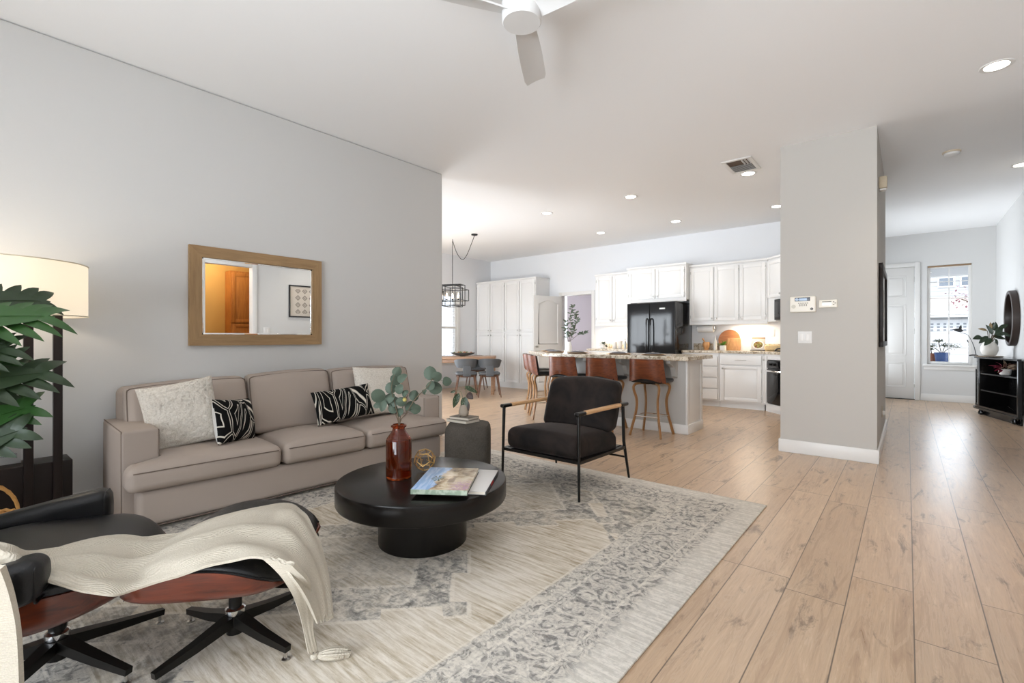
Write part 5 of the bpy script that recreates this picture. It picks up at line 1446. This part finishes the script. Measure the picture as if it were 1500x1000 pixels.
t = thing('cookbook', 'open cookbook with a salad photo standing on the worktop', 'book', (-1.86, 8.45, CZ))
MB().rbox(-.10, .10, -.006, .012, .012, .225, .002, 1, M=RX(-.26)).build('pages', SALAD, t)
MB().rbox(-.11, .11, -.03, .0, 0, .012, .002, 1).rbox(-.008, .008, .0, .09, .0, .012, .002, 1).tube([(0, .085, .01), (0, .052, .16)], .006, 6).build('stand', BLACKM, t)
t = thing('bread_basket', 'speckled tan oblong loaf beside the cookbook near the cooktop', 'bread', (-1.62, 8.40, CZ))
k = NM('seeded_loaf', .9); k.color(k.mix(k.smooth(k.voro(k.obj(), 60), .15, .3), lin('#6b5236'), lin('#d2b98c'))); LOAF = k.m
MB().rbox(-.13, .13, -.05, .05, .0, .10, .045, 4, 4).build('loaf', LOAF, t)
t = thing('dark_tongs', 'dark kettle grip shape at the worktop end beside the loaf', 'utensil', (-1.50, 8.22, CZ))
MB().tube(spline([(-.07, 0, .012), (-.03, 0, .04), (.03, 0, .04), (.07, 0, .012)], 5), .011, 8).build('grip', BLACK, t); MB().rbox(-.08, .08, -.03, .03, 0, .012, .003, 1).build('base', BLACK, t)
def plate_cover(label, x, z):
    t = thing('wall_socket', label, 'outlet', (x, YK, z)); MB().rbox(-.036, .036, -.006, 0, -.058, .058, .003, 1).build('plate', TRIM, t)
    for dz in (-.02, .02): MB().rbox(-.017, .017, -.0085, -.005, dz - .014, dz + .014, .003, 1).build('receptacle', WHITECER, t)
plate_cover('white wall outlet right of the cookbook', -1.70, 1.21); plate_cover('white wall outlet above the left worktop', -4.68, 1.20)
t = thing('white_pot_plant', 'small leafy plant in a white pot on the left worktop', 'plant', (-4.62, 8.36, CZ))
MB().lathe([(.04, 0), (.055, .01), (.06, .09), (.052, .09), (.045, .02), (0, .015)], seg=24, cap1=False).build('pot', WHITECER, t)
b = MB(); random.seed(8)
for i in range(46):
    a = random.uniform(0, 6.28); e = random.uniform(.0, 1.3); d_ = (math.cos(a) * math.cos(e), math.sin(a) * math.cos(e), math.sin(e))
    b.sheet(leaf_grid(random.uniform(.05, .10), .03, 4, 2, .4, .2), M=orient((0, 0, .085), d_))
b.build('foliage', OLIVE, t, fix=False)
t = thing('succulent', 'small dark succulent before the white canisters', 'plant', (-4.50, 8.26, CZ))
MB().lathe([(.025, 0), (.032, .03), (.028, .03), (0, .02)], seg=18, cap1=False).build('pot', WHITECER, t)
b = MB()
for i in range(18):
    a = i * 2.4; e = .25 + i * .06; b.sheet(leaf_grid(.05, .016, 3, 2, -.2, .3), M=orient((0, 0, .03), (math.cos(a) * math.cos(e), math.sin(a) * math.cos(e), math.sin(e))))
b.build('leaves', GREEN2, t, fix=False)
for x, h_, lb in ((-4.40, .12, 'left white canister on the worktop beside the fridge'), (-4.29, .14, 'middle white canister on the worktop beside the fridge')):
    t = thing('canister', lb, 'canister', (x, 8.42, CZ), 0, 'white canisters'); MB().lathe([(.045, 0), (.048, .004), (.048, h_)], seg=26).build('body', WHITECER, t)
    MB().lathe([(.05, h_), (.05, h_ + .014), (.012, h_ + .018), (.012, h_ + .03), (0, h_ + .032)], seg=26, cap1=False).build('lid', WHITECER, t)
t = thing('oil_bottle', 'slim glass oil bottle with dark stopper next to the fridge', 'bottle', (-4.17, 8.40, CZ))
MB().lathe([(.022, 0), (.026, .005), (.026, .12), (.01, .15), (.01, .18)], seg=18).build('bottle', paint('bottle_pale', lin('#c9ccca'), .1), t); MB().lathe([(.012, .18), (.013, .2), (0, .202)], seg=14, cap1=False).build('stopper', BLACK, t)

# ------------------------------------------------------------------ dining corner
da = math.radians(40)
TC = Vector((-6.30, 7.02, 0)); ex = Vector((math.cos(da), math.sin(da), 0)); ey = Vector((-math.sin(da), math.cos(da), 0))
org = TC - ex * 1.30 + ey * .0
t = thing('dining_table', 'pale walnut dining table half hidden by the living room wall', 'table', (org.x, org.y, 0), da)
MB().rbox(0, 1.30, 0, .85, .70, .75, .006, 2).build('tabletop', TABLEWOOD, t)
for (x, y) in ((.05, .05), (1.25, .06), (.05, .79), (1.25, .79)): MB().rbox(x - .032, x + .032, y - .032, y + .032, 0, .70, .006, 2).build('leg', TABLEWOOD, t)
MB().rbox(.08, 1.22, .07, .09, .63, .70, .003, 1).rbox(.08, 1.22, .76, .78, .63, .70, .003, 1).rbox(.06, .08, .09, .76, .63, .70, .003, 1).rbox(1.22, 1.24, .09, .76, .63, .70, .003, 1).build('apron', TABLEWOOD, t)
def dpt(x, y): v = org + ex * x + ey * y; return v.x, v.y
def make_dchair(label):
    t = thing('dining_chair', label, 'dining chair', (0, 0, 0), 0, 'curved grey dining chairs')
    MB().rbox(-.19, .19, -.18, .22, .42, .475, .03, 4, 4, crown=(.02, .02, .05, .02, .0, .015)).build('seat', GREYVINYL, t)
    G = []
    for i in range(4):
        v = i / 3; G.append([(math.sin(a) * (.175 + .02 * v), -.0 - math.cos(a) * (.17 + .03 * v), .395 + .02 * v + .0 ) for a in [PI * (2 * j / 24 - 1) for j in range(25)]])
    MB().sheet(G, .012).build('seat_shell', DWALNUT, t, angle=60)
    def wrap(r_, z0, z1, th_, m_, nm, par):
        G = []
        for i in range(8):
            v = i / 7; row = []
            for j in range(25):
                u = 2 * j / 24 - 1; a = u * math.radians(104)
                low = z0 + (.0 if abs(u) < .5 else .06 * (abs(u) - .5) * 2); hi = z1 - .05 - .065 * abs(u) ** 2.2
                row.append((math.sin(a) * (r_ + .03 * v), -.0 - math.cos(a) * (r_ + .045 * v) + .0, low + (hi - low) * v))
            G.append(row)
        return MB().sheet(G, th_).build(nm, m_, par, angle=60)
    bk_ = wrap(.195, .565, .79, .014, GREYVINYL, 'backrest', t)
    wrap(.172, .58, .785, .02, GREYVINYL, 'back_pad', bk_)
    MB().rbox(-.075, .075, -.222, -.202, .40, .60, .008, 2).build('back_support', GREYVINYL, t)
    for sx in (-1, 1):
        for sy in (-1, 1): MB().tube([(sx * .15, sy * .14, .42), (sx * .215, sy * .215, 0)], [.017, .009], 8).build('leg', DWALNUT, t)
    return t
d0 = make_dchair('grey curved dining chair at the near side of the table, by the living room wall')
p = dpt(.76, -.30); d0.location = (p[0], p[1], 0); d0.rotation_euler = (0, 0, da + .15)
p = dpt(1.20, -.26); dup(d0, (p[0], p[1], 0), da + .10, 'grey curved dining chair nearest the right end of the dining table')
p = dpt(.85, 1.12); dup(d0, (p[0], p[1], 0), da + PI - .1, 'grey curved dining chair on the far side of the dining table')
bx_, by_ = dpt(.62, .40)
t = thing('dough_bowl', 'long dark dough bowl filled with moss balls on the dining table', 'bowl', (bx_, by_, .7505), da)
G = []
for i in range(11):
    r = i / 10; G.append([((.02 + .24 * r) * math.cos(a), (.015 + .10 * r) * math.sin(a), .008 + .062 * r ** 2.2) for a in [2 * PI * j / 28 for j in range(29)]])
MB().sheet(G, -.008).build('bowl', paint('grey_wood', lin('#55534f'), .7, .3, 40), t, angle=70)
MB().lathe([(0, 0), (.05, 0), (.06, .012)], seg=20, cap0=False).build('foot', paint('grey_wood_dark', lin('#4b4946'), .7), t)
MOSS = [paint('moss', lin('#6d7447'), .95, .8, 90, var=.3), paint('cream_ball', lin('#cbbfae'), .9, .5, 90), paint('rust_ball', lin('#a5745a'), .9, .5, 90)]
for i in range(9):
    x = -.17 + .0425 * i; lbl = ['mossy green', 'cream', 'rust']
    o = MB().lathe([(.032 * math.sin(PI * k_ / 10), -.032 * math.cos(PI * k_ / 10)) for k_ in range(11)], seg=18, cap0=False, cap1=False).build('decor_ball', MOSS[i % 3], loc=(bx_ + math.cos(da) * x - math.sin(da) * (.03 * (-1) ** i), by_ + math.sin(da) * x + math.cos(da) * (.03 * (-1) ** i), .7505 + .062 + .012 * (4.5 - abs(i - 4)) / 4.5))
    tag(o, ('leftmost', 'middle', 'rightmost')[i // 3] + ' ' + lbl[i % 3] + ' ball of those heaped in the long bowl on the dining table', 'ornament', 'decorative balls in the dough bowl')
# lantern pendant with swagged chain
t = thing('lantern_pendant', 'open black wire lantern pendant over the dining table on a swagged chain', 'pendant lamp', (-6.68, 6.231, 1.75))
b = MB(); bd = math.radians(22)
def frame(b, wx, wy, z0, z1, r=.006, M=None):
    P8 = [(sx * wx, sy * wy) for sx, sy in ((-1, -1), (1, -1), (1, 1), (-1, 1))]
    for z in (z0, z1):
        for i in range(4): b.bar((*P8[i], z), (*P8[(i + 1) % 4], z), r * 2, r * 2, M=M)
    for i in range(4): b.bar((*P8[i], z0), (*P8[i], z1), r * 2, r * 2, up=(1, 0, 0), M=M)
frame(b, .21, .11, .0, .39, M=RZ(bd)); frame(b, .27, .15, .09, .30, M=RZ(bd)); frame(b, .13, .17, -.02, .36, M=RZ(bd))
b.build('wire_cage', BLACKM, t, smooth=False)
MB().tube([(0, 0, .39), (0, 0, .06)], .007, 8).bar((-.20, 0, .39), (.20, 0, .39), .012, .012, M=RZ(bd)).bar((-.12, 0, .10), (.12, 0, .10), .012, .012, M=RZ(bd)).build('stem', BLACKM, t)
for x in (-.12, 0, .12):
    MB().lathe([(.016, 0), (.016, .035)], c=(x, 0, .10), seg=14, M=RZ(bd)).build('candle_sleeve', BLACKM, t)
    MB().lathe([(.008, 0), (.017, .03), (.014, .06), (.004, .10), (0, .105)], c=(x, 0, .135), seg=14, M=RZ(bd), cap1=False).build('candle_bulb', BULB, t)
pts = [(0, 0, .39), (0, 0, H - 1.75 - .03)]
sw = []
for i in range(15):
    u = i / 14; x = (-6.065 + 6.68) * u; y = (6.20 - 6.231) * u; sw.append((x, y, H - 1.75 - .03 - .36 * (1 - (2 * u - .9) ** 2 / .81 if u < .45 else 1 - ((u - .45) / .55) ** 2) * 1.0))
b = MB().tube(pts, .006, 6).tube(spline([(0, 0, H - 1.75 - .03), (.12, 0, H - 1.75 - .28), (.27, -.01, H - 1.75 - .42), (.40, -.02, H - 1.75 - .36), (.55, -.03, H - 1.75 - .14), (.615, -.031, H - 1.75 - .02)], 6), .006, 6)
b.build('chain', BLACKM, t)
MB().lathe([(.06, 0), (.055, -.02), (.02, -.03)], c=(.615, -.031, H - 1.75), seg=24, cap0=False).build('canopy', BLACKM, t)
MB().tube([(0, 0, H - 1.75), (0, 0, H - 1.75 - .03), (.012, 0, H - 1.75 - .04)], .005, 6).build('hook', BLACKM, t)
lamp('POINT', 'lantern_light', (-6.68, 6.231, 1.92), 12, (1, .83, .62), radius=.05)

# ------------------------------------------------------------------ foyer: console, mirror, plants
GBLK = NM('black_lacquer', .16, spec=.4); GBLK.color((.006, .0055, .0055)); GBLK = GBLK.m
P1 = Vector((1.085, 8.78)); P2 = Vector((.80, 9.75))
ux = (P2 - P1).normalized(); L_ = (P2 - P1).length
# local frame: x runs from the near right end to the far left end along the open face, y towards the wall
t = thing('bar_console', 'glossy black curved bar cabinet with open shelves in the foyer', 'cabinet', (P1.x, P1.y, 0), math.atan2(ux.y, ux.x))
# local y+ = 90 deg left of x -> away from the wall (towards -x world); so depth is negative y
def wallside(x):  # wall distance in local -y for a given local x
    wx = P1.x + ux.x * x; return -(1.128 - wx) / (ux.y) * 1.0
def plan(x0, x1, inset=0.0, bow=.0, n=10):
    f = [(x0 + (x1 - x0) * i / n, -inset) for i in range(n + 1)]
    bk_ = [(x1, wallside(x1) + .012), (x0, wallside(x0) + .012)]
    return f + bk_
def curve_plan(inset=0.0, n=12):
    c = []
    for i in range(n + 1):
        a = PI / 2 * i / n; c.append((L_ + (.40 - inset) * math.sin(a) , -(.30) + (.30 - inset) * math.cos(a)))
    return c
full = lambda ins=0.0: [(0 + ins * .3, -ins)] + [(L_, -ins)] + curve_plan(ins)[1:] + [(L_ + .40 - ins, wallside(L_ + .40) + .02), (0 + ins * .3, min(-.012, wallside(0) + .012))]
MB().prism(full(-.012), .83, .853).build('top', GBLK, t, angle=30)
MB().prism(full(-.02), .085, .11).prism(full(.0), .11, .14).build('base_moulding', GBLK, t, angle=30)
MB().prism(full(.05), .0, .085).build('plinth', GBLK, t, angle=30)
for z in (.36, .60): MB().prism([(0.02, -.01), (L_ - .02, -.01), (L_ - .02, wallside(L_) + .03), (.02, min(-.03, wallside(.02) + .03))], z, z + .018).build('shelf', GBLK, t)
MB().rbox(0, .03, -.055, 0, .14, .83, .004, 1).build('side_panel', GBLK, t); MB().rbox(L_ - .03, L_, wallside(L_) + .02, 0, .14, .83, .004, 1).build('side_panel', GBLK, t)
bkx = MB().sheet([[(x_, wallside(x_) + .015, z) for x_ in (0.0, L_ * .5, L_ + .38)] for z in (.14, .83)], .006).build('back_panel', GBLK, t)
cp = curve_plan(.02)
for i in (0, 5, 9, 12): MB().bar((*cp[i], .14), (*cp[i], .66), .028, .028, up=(1, 0, 0)).build('upright', GBLK, t)
b = MB(); b.sheet([[(x, y, z) for x, y in cp] for z in (.68, .83)], .015); b.build('drawer_front', GBLK, t)
MB().sheet([[(x, y, z) for x, y in cp] for z in (.66, .68)], .02).sheet([[(x, y, z) for x, y in cp] for z in (.14, .165)], .02).build('door_rail', GBLK, t)
MB().sheet([[(x * .999, y - .003, z) for x, y in cp] for z in (.165, .66)], .003).build('curved_glass', glassmat('cabinet_glass', (.85, .88, .9)), t)
MB().prism([(L_, -.02)] + [(x - .01, y - .01) for x, y in cp[1:]] + [(L_ + .36, -.33), (L_, -.33)], .40, .408).build('glass_shelf', glassmat('shelf_glass', (.8, .86, .88)), t)
m_ = cp[6]; MB().lathe([(.006, 0), (.006, .015), (.011, .02), (.011, .028), (0, .03)], seg=12, cap0=False, M=T(m_[0], m_[1], .755) @ RZ(-PI / 4) @ RY(PI / 2) ).build('knob', CHROME, t)
for x in (.12, L_ - .03): MB().lathe([(.0, 0), (.028, .012), (.034, .035), (.02, .07), (.02, .085)], c=(x, -.02, 0), seg=18, cap0=False).build('bun_foot', GBLK, t)
TOPZ = .8535
t = thing('tray', 'round beige tray under the white vase on the black console', 'tray', (.905, 9.62, TOPZ)); MB().lathe([(0, 0), (.13, 0), (.15, .014), (.145, .016), (.128, .006), (0, .006)], seg=36, cap0=False, cap1=False).build('tray_dish', GREYCER, t)
t = thing('white_vase', 'round white vase on the tray on the black console', 'vase', (.905, 9.62, TOPZ + .0165))
MB().lathe([(.045, 0), (.075, .02), (.096, .08), (.092, .13), (.066, .185), (.058, .20), (.052, .20), (.06, .18), (.08, .12), (.05, .02), (0, .015)], seg=36, cap1=False).build('vase_body', paint('speckled_ceramic', lin('#dcd8d0'), .5, var=.06, scale=300), t)
t = thing('magnolia_stems', 'green magnolia leaves with bronze buds in the white vase', 'plant', (.905, 9.62, TOPZ + .10))
MAGB = paint('bronze_bud', lin('#9c8560'), .5)
random.seed(21)
R2 = RV; U2 = UP; F2 = FV
for (r, u, f, L, Wd, dr_, du, m_) in ((-.09, .19, .02, .16, .075, -.9, -.1, GREEN2), (-.05, .20, -.03, .15, .07, -.7, -.6, GREEN2), (.0, .22, -.04, .16, .08, -.3, .7, GREEN2), (.05, .22, -.02, .17, .085, .8, .2, GREEN2), (.07, .20, .03, .18, .08, 1, -.15, GREEN2), (.09, .24, 0, .17, .08, .75, .6, GREEN2), (.02, .16, -.06, .15, .075, .4, -.7, GREEN2), (.10, .28, .03, .13, .07, .2, .9, GREEN2), (-.03, .28, 0, .13, .05, -.9, .25, MAGB), (.0, .28, 0, .12, .055, .05, 1, MAGB), (.13, .25, -.02, .16, .07, .95, -.35, GREEN2), (.05, .26, .05, .15, .07, .3, .8, GREEN2), (-.02, .17, -.05, .14, .07, -.5, -.5, GREEN2), (.16, .31, .02, .12, .06, .7, .5, GREEN2)):
    p = RV * r + FV * f + UP * u
    MB().tube(spline([(0, 0, 0), p * .45 + UP * .04, p], 5), .0035, 5).build('stem', STEM, t)
    MB().sheet(leaf_grid(L, Wd, 8, 4, .18, .18, .8, .8), M=orient(p, RV * dr_ + UP * du + FV * random.uniform(-.4, .2), -FV * .8 + UP * .5)).build('leaf', m_, t, fix=False)
t = thing('driftwood_branch', 'bare dark branch with a bird-like tip stretching left from the console', 'ornament', (.79, 9.86, TOPZ))
DB = paint('dark_branch', lin('#3b3c40'), .6)
MB().tube(spline([W3(.02, 0, .012), W3(-.05, 0, .02), W3(-.10, 0, .012)], 5), .010, 7).tube(spline([W3(.0, .0, .01), W3(-.02, .02, .16), W3(-.10, .02, .31), W3(-.20, .02, .35), W3(-.27, .02, .385)], 6), [.006 - .0002 * i for i in range(25)], 6).build('branch', DB, t)
MB().sheet(leaf_grid(.17, .055, 8, 4, .0, .2), M=orient(W3(-.17, .02, .38), W3(-1, 0, .12), -FV)).sheet(leaf_grid(.09, .045, 6, 3, .0, .2), M=orient(W3(-.235, .02, .385), W3(.35, 0, 1), -FV)).sheet(leaf_grid(.06, .02, 5, 2, .1, .2), M=orient(W3(-.12, .02, .25), W3(.5, 0, -1), -FV)).build('leaf', DB, t, fix=False)
t = thing('round_mirror', 'round mirror in a deep dark wood frame on the right foyer wall', 'mirror', (XR, 9.50, 1.40), 0)
MB().lathe([(.335, .002), (.385, .002), (.385, .070), (.378, .075), (.345, .075), (.338, .070)], seg=64, cap0=False, cap1=False, M=RY(-PI / 2)).build('frame', paint('mirror_frame_brown', lin('#33241d'), .45), t)
MB().lathe([(0, .012), (.338, .012)], seg=64, cap0=False, cap1=False, M=RY(-PI / 2)).build('glass', MIRROR, t)
# plant on the shelf
sp = P1 + ux * .47; sx_, sy_ = sp.x + .07, sp.y + .02
t = thing('shelf_plant', 'plant with red and cream leaves in a white pot on the console shelf', 'plant', (sx_, sy_, .619))
MB().lathe([(.04, 0), (.055, .01), (.068, .085), (.06, .085), (.05, .02), (0, .015)], seg=24, cap1=False).build('pot', WHITECER, t)
CREAML = paint('cream_leaf', lin('#c9b398'), .5, var=.3, scale=60); MAROON = paint('maroon_leaf_dark', lin('#7c2338'), .45, var=.3, scale=60); BRONZE = paint('bronze_leaf', lin('#7d5a4a'), .5, var=.3, scale=60)
bb = {id(CREAML): (MB(), CREAML), id(MAROON): (MB(), MAROON), id(BRONZE): (MB(), BRONZE)}
random.seed(4)
for i in range(44):
    r = random.uniform(-.30, .30); m_ = MAROON if r < -.06 else (CREAML if random.random() < .5 else BRONZE)
    p = RV * r * .35 + UP * random.uniform(.07, .12); d_ = RV * r * 3.2 + UP * random.uniform(-.1, .45) + FV * random.uniform(-.5, .2)
    bb[id(m_)][0].sheet(leaf_grid(random.uniform(.08, .13) + abs(r) * .25, .035, 5, 2, .25, .2), M=orient(p, d_, UP - FV * .5))
for mb_, m_ in bb.values(): mb_.build('leaves', m_, t, fix=False)

# ------------------------------------------------------------------ outside the front window
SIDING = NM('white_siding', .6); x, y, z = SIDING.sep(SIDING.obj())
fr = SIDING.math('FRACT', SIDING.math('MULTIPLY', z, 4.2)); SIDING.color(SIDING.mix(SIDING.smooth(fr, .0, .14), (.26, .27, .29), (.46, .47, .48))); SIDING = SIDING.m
GREYOUT = paint('porch_grey', lin('#7f8a98'), .7); ASPH = paint('driveway', lin('#9a9895'), .9, .3, 40)
CONC = paint('porch_concrete', lin('#b9bbbd'), .85)
S(MB().box(-12, 16, 11.6, 42, -.25, -.15).build('ground_outside', ASPH, smooth=False))
S(MB().box(-3, 5, 11.5, 14.2, -.149, -.02).build('porch_floor', CONC, smooth=False))
S(MB().box(-3, 5, 11.62, 14.4, 2.75, 2.85).build('porch_ceiling', GREYOUT, smooth=False))
S(MB().box(-3, 5, 14.1, 14.4, 2.50, 2.75).build('porch_beam', TRIM, smooth=False))
t = thing('neighbour_house', 'white sided neighbouring house seen through the front window', 'house', (2, 30, -.15))
MB().box(-7, 6, 1.2, 9, 0, 5.0).build('upper_wall', SIDING, t, smooth=False)
MB().box(-7, 6, 0, 1.2, 0, 2.3).build('garage_wall', SIDING, t, smooth=False)
MB().add([(-7.3, -.5, 2.45), (6.3, -.5, 2.45), (6.3, 1.25, 3.3), (-7.3, 1.25, 3.3), (-7.3, -.5, 2.32), (6.3, -.5, 2.32), (6.3, 1.25, 3.15), (-7.3, 1.25, 3.15)], [(0, 1, 2, 3), (4, 7, 6, 5), (0, 4, 5, 1), (2, 6, 7, 3), (0, 3, 7, 4), (1, 5, 6, 2)]).build('garage_roof', paint('shingles', lin('#b7ada5'), .9, .6, 14, var=.2), t, smooth=False)
MB().box(-7.3, 6.3, -.56, -.5, 2.25, 2.5).build('fascia', TRIM, t)
for x in (-.55, .25, -3.2, 3.2):
    f = MB().box(x - .32, x + .32, 1.14, 1.2, 3.75, 4.75).build('window', TRIM, t); MB().box(x - .25, x + .25, 1.12, 1.14, 3.82, 4.2).build('pane', paint('far_pane', lin('#6d7680'), .2), f)
gd = MB().box(-1.8, 1.6, -.05, 0, 0, 2.15).build('garage_door', paint('garage_white', (.7, .71, .72), .5), t)
b = MB()
for i in range(14):
    for j in range(3): b.box(-1.6 + i * .225, -1.6 + i * .225 + .10, -.06, -.05, 1.62 + j * .14, 1.70 + j * .14)
b.build('lattice_windows', paint('lattice_dark', lin('#8b9096'), .4), gd, smooth=False)
b = MB()
for z in (.5, 1.0, 1.5): b.box(-1.8, 1.6, -.056, -.05, z, z + .02)
b.build('panel_groove', paint('groove', lin('#9a9da0'), .6), gd, smooth=False)
t = thing('plum_tree', 'young tree with sparse reddish leaves in front of the neighbouring house', 'tree', (2.15, 22, -.15))
MB().tube(spline([(0, 0, 0), (.05, 0, 1.5), (-.05, 0, 2.6), (-.2, 0, 3.6)], 6), [.05 - .0018 * i for i in range(19)], 8).tube(spline([(0, 0, 1.8), (-.3, 0, 2.3), (-.75, 0, 2.6)], 6), .016, 6).build('trunk', STEM, t)
b = MB(); random.seed(2)
for i in range(420):
    c_ = random.choice([(-.75, 0, 2.6), (-.5, .1, 2.5), (-.15, 0, 3.5), (-.1, 0, 3.1), (.2, 0, 3.3), (.3, .2, 2.8)])
    p = Vector((c_[0] + random.gauss(0, .18), random.gauss(0, .2), c_[2] + random.gauss(0, .16)))
    b.sheet(leaf_grid(.09, .06, 3, 2, .1, .1), M=orient(p, (random.gauss(0, 1), random.gauss(0, 1), random.gauss(0, .6) + .01)))
b.build('foliage', paint('plum_leaf', lin('#96606c'), .6, var=.25, scale=20), t, fix=False)
t = thing('porch_bench', 'grey ledge table on the porch under the front window', 'table', (.57, 12.05, -.02))
MB().rbox(-.75, .75, -.22, .22, .62, .665, .006, 1).build('top', paint('bench_grey', lin('#9aa3ae'), .6), t)
for x in (-.68, .68):
    for y in (-.17, .17): MB().rbox(x - .025, x + .025, y - .025, y + .025, 0, .62, .003, 1).build('leg', GREYOUT, t)
def bonsai(nm, lb, x, y, pot, pm, blobs, seed, name='bonsai'):
    t = thing(name, lb, 'plant', (x, y, .6455)); random.seed(seed)
    MB().lathe([(pot[0] * .75, 0), (pot[0], pot[1]), (pot[0] * .93, pot[1]), (pot[0] * .7, .02), (0, .02)], seg=28, cap1=False).build('pot', pm, t)
    MB().lathe([(0, pot[1] * .85), (pot[0] * .9, pot[1] * .85)], seg=20, cap0=False, cap1=False).build('soil', STEM, t)
    for bl in blobs: MB().tube(spline([(0, 0, pot[1] * .8), (bl[0] * .4, 0, pot[1] + .05), (bl[0], bl[1], bl[2])], 5), .008, 6).build('branch', STEM, t)
    b = MB()
    for bl in blobs:
        for i in range(170):
            v = Vector((random.gauss(0, 1), random.gauss(0, 1), random.gauss(0, .5))).normalized() * random.uniform(.4, 1)
            p = Vector((bl[0] + v.x * bl[3], bl[1] + v.y * bl[3], bl[2] + v.z * bl[3] * .45))
            b.sheet(leaf_grid(.032, .014, 2, 2, .1, .1), M=orient(p, (v.x + .01, v.y, abs(v.z) + .3)))
    b.build('foliage', paint('bonsai_green_' + nm, lin('#4d5a3c'), .7, var=.3, scale=40), t, fix=False)
bonsai('a', 'bonsai in a blue pot standing outside the front window', .50, 12.0, (.115, .21), paint('blue_glaze', lin('#2f4f86'), .25), [(-.16, 0, .33, .13), (-.05, 0, .42, .08), (.16, 0, .31, .14), (.05, .05, .34, .1)], 3)
bonsai('b', 'small terracotta pot behind the blue bonsai pot outside', .36, 12.13, (.075, .19), paint('terracotta', lin('#a2634a'), .8), [(-.02, 0, .26, .05)], 5, 'terracotta_pot')
